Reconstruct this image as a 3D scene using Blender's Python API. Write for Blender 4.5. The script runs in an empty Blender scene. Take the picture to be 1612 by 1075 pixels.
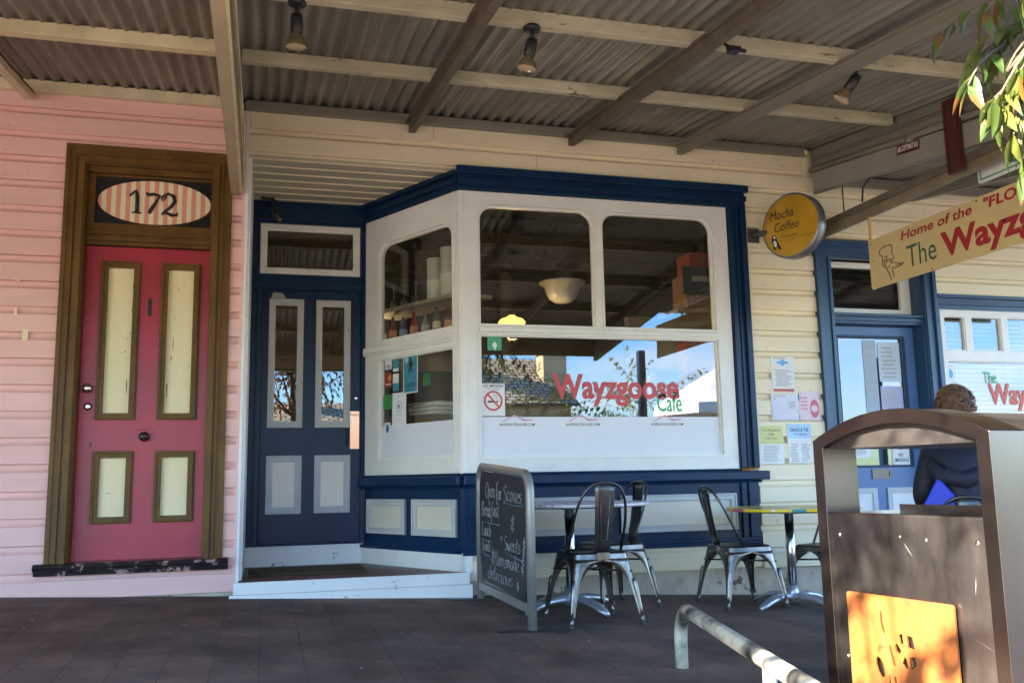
import bpy, bmesh, math, random
from mathutils import Vector, Matrix, noise
from mathutils.geometry import tessellate_polygon
R = math.radians
SC = bpy.context.scene
COL = SC.collection
random.seed(7)

# ------------------------------------------------------------------ camera
cd = bpy.data.cameras.new('camera'); cam = bpy.data.objects.new('camera', cd); COL.objects.link(cam)
yaw, pit, rol = R(15.255), R(8.5216), R(-1.0498)
Fw = Vector((math.sin(yaw)*math.cos(pit), math.cos(yaw)*math.cos(pit), math.sin(pit)))
Rt = Vector((math.cos(yaw), -math.sin(yaw), 0)); Up = Rt.cross(Fw)
R2 = math.cos(rol)*Rt + math.sin(rol)*Up; U2 = -math.sin(rol)*Rt + math.cos(rol)*Up
m = Matrix((R2, U2, -Fw)).transposed().to_4x4(); m.translation = (0, 0, .75)
cam.matrix_world = m
cd.sensor_width = 36; cd.lens = 36*1436.4/1612; cd.clip_start = .05; cd.clip_end = 1500
SC.camera = cam

# ------------------------------------------------------------------ world, sun, exposure
SUN_AZ = 245.0   # clockwise from +Y : from the street side, left of the camera
SUN_EL = 29.0
world = bpy.data.worlds.new('World'); SC.world = world; world.use_nodes = True
nt = world.node_tree; nt.nodes.clear()
def N(t, typ, **kw):
    n = t.nodes.new(typ)
    for k, v in kw.items(): setattr(n, k, v)
    return n
out = N(nt, 'ShaderNodeOutputWorld'); bg = N(nt, 'ShaderNodeBackground'); bg.inputs['Strength'].default_value = .11
sky = N(nt, 'ShaderNodeTexSky', sky_type='NISHITA', sun_disc=False, sun_elevation=R(SUN_EL), sun_rotation=R(SUN_AZ), altitude=900)
sky.air_density = 1.3; sky.dust_density = .4; sky.ozone_density = 2.2
tc = N(nt, 'ShaderNodeTexCoord'); mp = N(nt, 'ShaderNodeMapping'); mp.inputs['Scale'].default_value = (1.2, 1.2, 4.5)
nz = N(nt, 'ShaderNodeTexNoise'); nz.inputs['Scale'].default_value = 1.6; nz.inputs['Detail'].default_value = 7; nz.inputs['Roughness'].default_value = .55
cr = N(nt, 'ShaderNodeValToRGB'); cr.color_ramp.elements[0].position = .50; cr.color_ramp.elements[1].position = .74
mx = N(nt, 'ShaderNodeMix', data_type='RGBA'); mx.inputs['B'].default_value = (3.7, 3.8, 4.1, 1)
nt.links.new(tc.outputs['Generated'], mp.inputs['Vector']); nt.links.new(mp.outputs[0], nz.inputs['Vector'])
nt.links.new(nz.outputs['Fac'], cr.inputs[0]); nt.links.new(cr.outputs[0], mx.inputs['Factor'])
hs = N(nt, 'ShaderNodeHueSaturation'); hs.inputs['Saturation'].default_value = 1.35; hs.inputs['Value'].default_value = .85; nt.links.new(sky.outputs[0], hs.inputs['Color']); tm = N(nt, 'ShaderNodeMix', data_type='RGBA', blend_type='MULTIPLY'); tm.inputs['Factor'].default_value = 1; tm.inputs['B'].default_value = (.92, .94, 1.0, 1); nt.links.new(hs.outputs[0], tm.inputs['A']); sxyz = N(nt, 'ShaderNodeSeparateXYZ'); nt.links.new(tc.outputs['Generated'], sxyz.inputs[0])
zr_ = N(nt, 'ShaderNodeMapRange'); zr_.inputs['From Max'].default_value = .5; nt.links.new(sxyz.outputs['Z'], zr_.inputs[0])
hz = N(nt, 'ShaderNodeMix', data_type='RGBA'); hz.inputs['A'].default_value = (.36, .56, .86, 1); hz.inputs['B'].default_value = (1, 1, 1, 1); nt.links.new(zr_.outputs[0], hz.inputs['Factor'])
h2 = N(nt, 'ShaderNodeMix', data_type='RGBA', blend_type='MULTIPLY'); h2.inputs['Factor'].default_value = 1; nt.links.new(tm.outputs['Result'], h2.inputs['A']); nt.links.new(hz.outputs['Result'], h2.inputs['B']); nt.links.new(h2.outputs['Result'], mx.inputs['A']); nt.links.new(mx.outputs['Result'], bg.inputs['Color']); nt.links.new(bg.outputs[0], out.inputs[0])
sl = bpy.data.lights.new('sun', 'SUN'); sl.energy = 3.8; sl.angle = R(.5); sl.color = (1, .87, .70)
sun = bpy.data.objects.new('sun', sl); COL.objects.link(sun)
az, el = R(SUN_AZ), R(SUN_EL)
to_sun = Vector((math.sin(az)*math.cos(el), math.cos(az)*math.cos(el), math.sin(el)))
sun.rotation_euler = to_sun.to_track_quat('Z', 'Y').to_euler()
sun.location = to_sun*60
vs = SC.view_settings; vs.view_transform = 'Standard'; vs.look = 'None'; vs.exposure = 4.05; vs.gamma = 1

# ------------------------------------------------------------------ materials
MATS = {}
def mat(name, col, rough=.6, metal=0, var=.12, vscale=3, bump=.0, bscale=40, dirt=None, dscale=6, dthr=.62, col2=None, spec=.5, emit=None, stretch=(1, 1, 1), coat=0):
    if name in MATS: return MATS[name]
    M = bpy.data.materials.new(name); M.use_nodes = True; t = M.node_tree
    b = t.nodes['Principled BSDF']
    b.inputs['Roughness'].default_value = rough; b.inputs['Metallic'].default_value = metal
    b.inputs['Specular IOR Level'].default_value = spec
    if coat: b.inputs['Coat Weight'].default_value = coat; b.inputs['Coat Roughness'].default_value = .15
    tc = N(t, 'ShaderNodeTexCoord'); mp = N(t, 'ShaderNodeMapping'); mp.inputs['Scale'].default_value = stretch
    t.links.new(tc.outputs['Object'], mp.inputs['Vector'])
    n1 = N(t, 'ShaderNodeTexNoise'); n1.inputs['Scale'].default_value = vscale; n1.inputs['Detail'].default_value = 6; n1.inputs['Roughness'].default_value = .6
    t.links.new(mp.outputs[0], n1.inputs['Vector'])
    mr = N(t, 'ShaderNodeMapRange'); mr.inputs['From Min'].default_value = .3; mr.inputs['From Max'].default_value = .7
    t.links.new(n1.outputs['Fac'], mr.inputs[0])
    mx = N(t, 'ShaderNodeMix', data_type='RGBA')
    c = Vector(col); c2 = Vector(col2) if col2 else c*(1+var)
    c1 = c if col2 else c*(1-var)
    mx.inputs['A'].default_value = (*c1, 1); mx.inputs['B'].default_value = (*[min(1, v) for v in c2], 1)
    t.links.new(mr.outputs[0], mx.inputs['Factor'])
    last = mx.outputs['Result']
    if dirt:
        n2 = N(t, 'ShaderNodeTexNoise'); n2.inputs['Scale'].default_value = dscale; n2.inputs['Detail'].default_value = 9; n2.inputs['Roughness'].default_value = .72
        t.links.new(mp.outputs[0], n2.inputs['Vector'])
        r2 = N(t, 'ShaderNodeMapRange'); r2.inputs['From Min'].default_value = dthr; r2.inputs['From Max'].default_value = dthr+.03
        t.links.new(n2.outputs['Fac'], r2.inputs[0])
        m2 = N(t, 'ShaderNodeMix', data_type='RGBA'); m2.inputs['B'].default_value = (*dirt, 1)
        t.links.new(r2.outputs[0], m2.inputs['Factor']); t.links.new(last, m2.inputs['A']); last = m2.outputs['Result']
    t.links.new(last, b.inputs['Base Color'])
    r3 = N(t, 'ShaderNodeMapRange'); r3.inputs['To Min'].default_value = max(0, rough*.8); r3.inputs['To Max'].default_value = min(1, rough*1.25)
    t.links.new(n1.outputs['Fac'], r3.inputs[0]); t.links.new(r3.outputs[0], b.inputs['Roughness'])
    if bump:
        n3 = N(t, 'ShaderNodeTexNoise'); n3.inputs['Scale'].default_value = bscale; n3.inputs['Detail'].default_value = 4
        t.links.new(mp.outputs[0], n3.inputs['Vector'])
        bp = N(t, 'ShaderNodeBump'); bp.inputs['Strength'].default_value = bump; bp.inputs['Distance'].default_value = .01
        t.links.new(n3.outputs['Fac'], bp.inputs['Height']); t.links.new(bp.outputs[0], b.inputs['Normal'])
    if emit:
        b.inputs['Emission Color'].default_value = (*emit[:3], 1); b.inputs['Emission Strength'].default_value = emit[3]
    MATS[name] = M; return M
def glass(name, tint=(.9, .92, .9), f0=.078, rough=0.0):
    M = bpy.data.materials.new(name); M.use_nodes = True; t = M.node_tree; t.nodes.clear()
    o = N(t, 'ShaderNodeOutputMaterial'); tr = N(t, 'ShaderNodeBsdfTransparent'); tr.inputs[0].default_value = (*tint, 1)
    g = N(t, 'ShaderNodeBsdfGlossy'); g.inputs['Roughness'].default_value = rough; g.inputs['Color'].default_value = (1, 1, 1, 1)
    ge = N(t, 'ShaderNodeNewGeometry'); dt = N(t, 'ShaderNodeVectorMath', operation='DOT_PRODUCT'); t.links.new(ge.outputs['Normal'], dt.inputs[0]); t.links.new(ge.outputs['Incoming'], dt.inputs[1])
    ab = N(t, 'ShaderNodeMath', operation='ABSOLUTE'); t.links.new(dt.outputs['Value'], ab.inputs[0])
    om = N(t, 'ShaderNodeMath', operation='SUBTRACT'); om.inputs[0].default_value = 1; t.links.new(ab.outputs[0], om.inputs[1])
    pw = N(t, 'ShaderNodeMath', operation='POWER'); pw.inputs[1].default_value = 5; t.links.new(om.outputs[0], pw.inputs[0])
    f = N(t, 'ShaderNodeMath', operation='MULTIPLY_ADD'); f.inputs[1].default_value = 1-f0; f.inputs[2].default_value = f0; t.links.new(pw.outputs[0], f.inputs[0])
    tc = N(t, 'ShaderNodeTexCoord'); nz = N(t, 'ShaderNodeTexNoise'); nz.inputs['Scale'].default_value = 1.3; nz.inputs['Detail'].default_value = 2
    t.links.new(tc.outputs['Object'], nz.inputs['Vector'])
    bp = N(t, 'ShaderNodeBump'); bp.inputs['Strength'].default_value = .012; bp.inputs['Distance'].default_value = .02
    t.links.new(nz.outputs['Fac'], bp.inputs['Height']); t.links.new(bp.outputs[0], g.inputs['Normal'])
    mx = N(t, 'ShaderNodeMixShader'); t.links.new(f.outputs[0], mx.inputs[0]); t.links.new(tr.outputs[0], mx.inputs[1]); t.links.new(g.outputs[0], mx.inputs[2])
    t.links.new(mx.outputs[0], o.inputs[0]); MATS[name] = M; return M

PINK = mat('pink_paint', (.80, .475, .415), .55, var=.07, vscale=2.2, bump=.15, bscale=25, stretch=(.35, 1, 3), dirt=(.58, .33, .29), dscale=7, dthr=.68)
CREAM = mat('cream_paint', (.80, .685, .465), .5, var=.07, vscale=2, bump=.12, bscale=25, stretch=(.35, 1, 3), dirt=(.50, .40, .27), dscale=7, dthr=.69)
CREAMD = mat('cream_trim', (.70, .60, .38), .5, var=.15, vscale=5, bump=.1, dirt=(.22, .18, .11), dscale=9, dthr=.68)
MAGENTA = mat('magenta_paint', (.36, .024, .044), .34, var=.16, vscale=3, bump=.12, bscale=30, dirt=(.62, .30, .30), dscale=13, dthr=.72)
GOLD = mat('brown_gold_paint', (.125, .064, .012), .45, spec=.25, var=.28, vscale=9, bump=.1, stretch=(1, 1, .4), dirt=(.09, .055, .02), dscale=12, dthr=.66)
IVORY = mat('ivory_panel', (.80, .70, .40), .45, var=.05, dirt=(.40, .31, .17), dscale=9, dthr=.69, stretch=(2.2, 1, .5))
BLACKP = mat('black_paint', (.012, .012, .014), .28, var=.3)
BLACKW = mat('worn_black_paint', (.014, .013, .014), .3, var=.3, dirt=(.38, .22, .19), dscale=11, dthr=.545, bump=.2)
BLUE = mat('navy_paint', (.005, .026, .070), .3, spec=.25, var=.18, vscale=4, bump=.08, bscale=30, dirt=(.09, .14, .20), dscale=18, dthr=.70, stretch=(1, 1, .6))
BLUEL = mat('mid_blue_paint', (.045, .11, .24), .34, var=.12, vscale=4, bump=.06, dirt=(.3, .34, .38), dscale=22, dthr=.80)
TRIM = mat('grey_white_trim', (.76, .735, .67), .4, var=.06, vscale=5, bump=.05, dirt=(.36, .31, .24), dscale=15, dthr=.69)
TRIMG = mat('grey_moulding', (.42, .44, .45), .4, var=.1, vscale=8, dirt=(.04, .05, .07), dscale=26, dthr=.65)
CHIPPED = mat('chipped_white', (.80, .79, .75), .5, var=.06, dirt=(.13, .11, .10), dscale=15, dthr=.625, stretch=(.7, 1, 1), bump=.1)
WHITE = mat('white_paint', (.78, .77, .73), .5, var=.05, dirt=(.3, .28, .24), dscale=13, dthr=.74)
STONE = mat('sandstone', (.36, .29, .21), .9, col2=(.55, .47, .37), vscale=5, bump=.6, bscale=18, dirt=(.16, .10, .07), dscale=4, dthr=.60)
STONEL = mat('lit_sandstone', (.50, .36, .20), .9, col2=(.62, .48, .30), vscale=3, bump=.4)
REDFLOOR = mat('red_brown_floor', (.15, .052, .034), .42, var=.3, vscale=5, dirt=(.18, .15, .13), dscale=6, dthr=.66)
COIR = mat('coir', (.06, .045, .02), .95, var=.4, vscale=30, bump=.8, bscale=200)
IRON = mat('galvanised_iron', (.19, .18, .155), .45, metal=.4, col2=(.36, .345, .30), vscale=2.5, stretch=(2, .35, 1), dirt=(.15, .11, .075), dscale=4, dthr=.66)
TIMB = mat('weathered_timber', (.50, .45, .31), .7, var=.22, vscale=7, bump=.3, stretch=(.4, 1, 1), dirt=(.16, .13, .09), dscale=8, dthr=.62)
TIMBD = mat('dark_rafter', (.13, .105, .07), .7, var=.3, vscale=8, bump=.2, dirt=(.25, .21, .13), dscale=14, dthr=.66)
FINM = mat('tan_board', (.43, .35, .22), .6, var=.15, vscale=4, bump=.1, stretch=(1, .4, 1))
GREYB = mat('grey_beam', (.22, .20, .155), .6, var=.12, vscale=4, stretch=(1, .4, 1), dirt=(.15, .12, .09), dscale=9, dthr=.68)
REDST = mat('dark_red_steel', (.07, .015, .012), .5)
BLACKM = mat('black_metal', (.015, .015, .016), .4)
STEEL = mat('gunmetal_steel', (.10, .088, .075), .32, metal=.95, col2=(.34, .305, .26), vscale=7, dirt=(.07, .045, .03), dscale=11, dthr=.66)
STEELD = mat('dark_gunmetal', (.06, .06, .058), .3, metal=.9, col2=(.11, .11, .105), vscale=8)
CHROME = mat('polished_chrome', (.68, .68, .68), .12, metal=1, var=.05)
ALU = mat('cast_aluminium', (.55, .57, .60), .35, metal=.7, var=.12, vscale=8)
GALV = mat('galvanised_tube', (.30, .295, .265), .45, metal=.5, var=.15, vscale=8)
INOX = mat('brushed_inox', (.075, .07, .066), .30, metal=1, col2=(.34, .32, .30), vscale=2.2, bump=.03, bscale=60, stretch=(3, 3, 1.2), dirt=(.75, .72, .68), dscale=26, dthr=.80)  # pale noise blotches painted in as reflections on the steel
INOXF = mat('brushed_inox_frame', (.15, .13, .12), .24, metal=1, var=.1, vscale=4, stretch=(1, 1, .4))
CORTEN = mat('rust_orange_plate', (.16, .042, .007), .6, col2=(.30, .09, .012), vscale=9, bump=.15, dirt=(.13, .035, .01), dscale=11, dthr=.58)
SLATE = mat('chalkboard', (.018, .019, .021), .55, col2=(.042, .044, .048), vscale=5, spec=.3)
CHALK = mat('chalk', (.27, .28, .28), .9, var=.3, vscale=60)
CHALKB = mat('blue_chalk', (.14, .24, .34), .9, var=.2, vscale=60)
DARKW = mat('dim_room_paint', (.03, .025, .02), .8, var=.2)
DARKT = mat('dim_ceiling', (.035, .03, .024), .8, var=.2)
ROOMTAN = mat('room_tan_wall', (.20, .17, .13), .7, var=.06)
WOODB = mat('brown_wood', (.12, .05, .022), .5, var=.3, vscale=6, stretch=(.3, 2, 2))
WOODP = mat('pale_wood', (.32, .26, .18), .6, var=.15, vscale=5, stretch=(.3, 2, 2))
PAPER = mat('paper_white', (.74, .73, .70), .7, var=.03)
FROST = mat('frosted_film', (.70, .70, .72), .5, var=.03)
GLASS = glass('window_glass')
GLASS2 = glass('drinking_glass', (.82, .84, .84), .14, .04)
GLASSR = glass('shop_glass', (.85, .88, .9), .085)
INK = mat('black_ink', (.015, .015, .015), .5)
RED = mat('red_vinyl', (.55, .06, .05), .4)
REDD = mat('dark_red_letter', (.38, .02, .03), .5, var=.1)
GREEN = mat('green_vinyl', (.05, .42, .17), .4)
GREEND = mat('dark_green_letter', (.02, .11, .07), .5)
TEAL = mat('teal_print', (.05, .24, .33), .4)
SKYB = mat('sky_blue_print', (.10, .36, .62), .4)
PINKP = mat('pink_print', (.70, .32, .38), .5)
YELLOWS = mat('amber_acrylic', (.50, .28, .02), .22, var=.18, coat=.5)
SIGNC = mat('sign_cream', (.64, .50, .24), .5, var=.05, dirt=(.4, .3, .15), dscale=11, dthr=.74)
SHADEG = mat('milk_glass', (.75, .72, .62), .25)
LAMPON = mat('lit_lamp_glass', (.25, .16, .04), .4, emit=(1, .55, .12, .22))

def uvmat(name, fn, rough=.6):
    M = bpy.data.materials.new(name); M.use_nodes = True; t = M.node_tree; b = t.nodes['Principled BSDF']; b.inputs['Roughness'].default_value = rough; b.inputs['Specular IOR Level'].default_value = .25
    tc = N(t, 'ShaderNodeTexCoord'); fn(t, b, tc); MATS[name] = M; return M
def f_pave(t, b, tc):
    mp = N(t, 'ShaderNodeMapping'); mp.inputs['Rotation'].default_value = (0, 0, R(90)); t.links.new(tc.outputs['Object'], mp.inputs[0])
    br = N(t, 'ShaderNodeTexBrick'); br.inputs['Scale'].default_value = 1; br.inputs['Brick Width'].default_value = .40; br.inputs['Row Height'].default_value = .2
    br.inputs['Mortar Size'].default_value = .0026; br.inputs['Mortar Smooth'].default_value = .3; br.inputs['Bias'].default_value = -.1
    br.inputs['Color1'].default_value = (.180, .110, .078, 1); br.inputs['Color2'].default_value = (.125, .090, .068, 1); br.inputs['Mortar'].default_value = (.085, .062, .052, 1)
    t.links.new(mp.outputs[0], br.inputs[0])
    nz = N(t, 'ShaderNodeTexNoise'); nz.inputs['Scale'].default_value = 3; nz.inputs['Detail'].default_value = 8; t.links.new(tc.outputs['Object'], nz.inputs[0])
    mr = N(t, 'ShaderNodeMapRange'); mr.inputs['From Min'].default_value = .3; mr.inputs['From Max'].default_value = .7; mr.inputs['To Min'].default_value = .75; mr.inputs['To Max'].default_value = 1.3; t.links.new(nz.outputs['Fac'], mr.inputs[0])
    mm = N(t, 'ShaderNodeMix', data_type='RGBA', blend_type='MULTIPLY'); mm.inputs['Factor'].default_value = 1
    t.links.new(br.outputs['Color'], mm.inputs['A']); t.links.new(mr.outputs[0], mm.inputs['B'])
    # pale spots and gum
    v = N(t, 'ShaderNodeTexNoise'); v.inputs['Scale'].default_value = 26; v.inputs['Detail'].default_value = 3; t.links.new(tc.outputs['Object'], v.inputs[0])
    r2 = N(t, 'ShaderNodeMapRange'); r2.inputs['From Min'].default_value = .70; r2.inputs['From Max'].default_value = .73; t.links.new(v.outputs['Fac'], r2.inputs[0])
    m2 = N(t, 'ShaderNodeMix', data_type='RGBA'); m2.inputs['B'].default_value = (.22, .20, .18, 1); t.links.new(r2.outputs[0], m2.inputs['Factor']); t.links.new(mm.outputs['Result'], m2.inputs['A'])
    t.links.new(m2.outputs['Result'], b.inputs['Base Color'])
    n4 = N(t, 'ShaderNodeTexNoise'); n4.inputs['Scale'].default_value = .9; n4.inputs['Detail'].default_value = 9; n4.inputs['Roughness'].default_value = .7; t.links.new(tc.outputs['Object'], n4.inputs[0])
    r4 = N(t, 'ShaderNodeMapRange'); r4.inputs['From Min'].default_value = .38; r4.inputs['From Max'].default_value = .62; r4.inputs['To Min'].default_value = .62; r4.inputs['To Max'].default_value = 1.25; t.links.new(n4.outputs['Fac'], r4.inputs[0])
    m4 = N(t, 'ShaderNodeMix', data_type='RGBA', blend_type='MULTIPLY'); m4.inputs['Factor'].default_value = 1; t.links.new(m2.outputs['Result'], m4.inputs['A']); t.links.new(r4.outputs[0], m4.inputs['B']); t.links.new(m4.outputs['Result'], b.inputs['Base Color'])
    n2 = N(t, 'ShaderNodeTexNoise'); n2.inputs['Scale'].default_value = 60; t.links.new(tc.outputs['Object'], n2.inputs[0])
    ad = N(t, 'ShaderNodeMath', operation='MULTIPLY_ADD'); ad.inputs[1].default_value = -1.0; t.links.new(br.outputs['Fac'], ad.inputs[0]); t.links.new(n2.outputs['Fac'], ad.inputs[2])
    bp = N(t, 'ShaderNodeBump'); bp.inputs['Strength'].default_value = .35; bp.inputs['Distance'].default_value = .006; t.links.new(ad.outputs[0], bp.inputs['Height']); t.links.new(bp.outputs[0], b.inputs['Normal'])
PAVE = uvmat('dark_red_brown_pavers', f_pave, .75)
ASPH = mat('asphalt', (.12, .11, .10), .85, var=.2, vscale=20, bump=.3, bscale=120)
KERB = mat('kerb_concrete', (.34, .32, .29), .85, var=.12, bump=.2)
GRASSM = mat('ground_far', (.09, .10, .05), .9, var=.3)
def f_shingle(t, b, tc):
    br = N(t, 'ShaderNodeTexBrick'); br.inputs['Brick Width'].default_value = .3; br.inputs['Row Height'].default_value = .22; br.inputs['Mortar Size'].default_value = .03
    br.inputs['Scale'].default_value = 1
    br.inputs['Color1'].default_value = (.55, .47, .34, 1); br.inputs['Color2'].default_value = (.38, .33, .24, 1); br.inputs['Mortar'].default_value = (.07, .06, .05, 1)
    t.links.new(tc.outputs['Object'], br.inputs[0]); t.links.new(br.outputs['Color'], b.inputs['Base Color'])
SHINGLE = uvmat('roof_shingles', f_shingle, .85)
def f_table(bright):
    def f(t, b, tc):
        v = N(t, 'ShaderNodeTexVoronoi'); v.inputs['Scale'].default_value = 11 if bright else 30; t.links.new(tc.outputs['Object'], v.inputs[0])
        c = N(t, 'ShaderNodeValToRGB'); c.color_ramp.interpolation = 'CONSTANT'
        sp = N(t, 'ShaderNodeSeparateColor'); t.links.new(v.outputs['Color'], sp.inputs[0]); t.links.new(sp.outputs[0], c.inputs[0])
        if bright: cols = [(0, (.75, .52, .02)), (.38, (.70, .48, .03)), (.55, (.30, .04, .07)), (.66, (.05, .30, .27)), (.76, (.72, .55, .03)), (.88, (.45, .10, .16)), (.95, (.75, .7, .6))]
        else: cols = [(0, (.66, .65, .68)), (.62, (.55, .52, .55)), (.86, (.22, .08, .12)), (.93, (.1, .09, .1))]
        el = c.color_ramp.elements
        el[0].position = 0; el[0].color = (*cols[0][1], 1); el[1].position = cols[1][0]; el[1].color = (*cols[1][1], 1)
        for p, q in cols[2:]: e = el.new(p); e.color = (*q, 1)
        t.links.new(c.outputs[0], b.inputs['Base Color'])
    return f
TABEDGE_Y = uvmat('floral_oilcloth', f_table(True), .25)
TABEDGE_W = uvmat('worn_pale_laminate', f_table(False), .35)
def f_stripe(t, b, tc):
    w = N(t, 'ShaderNodeTexWave', bands_direction='X'); w.inputs['Scale'].default_value = 5.05; w.inputs['Distortion'].default_value = .35; w.inputs['Detail Scale'].default_value = 3; w.inputs['Phase Offset'].default_value = 1.2
    t.links.new(tc.outputs['Object'], w.inputs[0]); c = N(t, 'ShaderNodeValToRGB'); c.color_ramp.elements[0].position = .46; c.color_ramp.elements[1].position = .54
    c.color_ramp.elements[0].color = (.74, .30, .22, 1); c.color_ramp.elements[1].color = (.78, .72, .46, 1)
    t.links.new(w.outputs['Fac'], c.inputs[0]); t.links.new(c.outputs[0], b.inputs['Base Color'])
STRIPE = uvmat('pink_cream_stripes', f_stripe, .5)
def leafmat(name, cols):
    def f(t, b, tc):
        v = N(t, 'ShaderNodeTexVoronoi'); v.inputs['Scale'].default_value = 14; t.links.new(tc.outputs['Object'], v.inputs[0])
        sp = N(t, 'ShaderNodeSeparateColor'); t.links.new(v.outputs['Color'], sp.inputs[0])
        c = N(t, 'ShaderNodeValToRGB'); el = c.color_ramp.elements
        el[0].position = 0; el[0].color = (*cols[0], 1); el[1].position = 1; el[1].color = (*cols[-1], 1)
        for i, q in enumerate(cols[1:-1]): e = el.new((i+1)/(len(cols)-1)); e.color = (*q, 1)
        t.links.new(sp.outputs[0], c.inputs[0]); t.links.new(c.outputs[0], b.inputs['Base Color'])
        b.inputs['Subsurface Weight'].default_value = 0
        tr = N(t, 'ShaderNodeBsdfTranslucent'); t.links.new(c.outputs[0], tr.inputs[0])
        ms = N(t, 'ShaderNodeMixShader'); ms.inputs[0].default_value = .35
        o = t.nodes['Material Output']; t.links.new(b.outputs[0], ms.inputs[1]); t.links.new(tr.outputs[0], ms.inputs[2]); t.links.new(ms.outputs[0], o.inputs[0])
    return uvmat(name, f, .4)
LEAFG = leafmat('autumn_green_leaves', [(.03, .065, .012), (.07, .11, .018), (.02, .045, .012), (.13, .14, .025), (.045, .08, .02), (.16, .055, .015), (.05, .09, .02)])
LEAFR = leafmat('autumn_red_leaves', [(.30, .05, .02), (.42, .14, .03), (.16, .05, .02), (.35, .22, .05), (.10, .11, .03)])
LEAFD = leafmat('shrub_leaves', [(.18, .26, .08), (.30, .34, .14), (.12, .16, .06), (.40, .24, .10), (.24, .30, .10)])
BARK = mat('bark', (.10, .07, .05), .9, var=.3, bump=.6)

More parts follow.
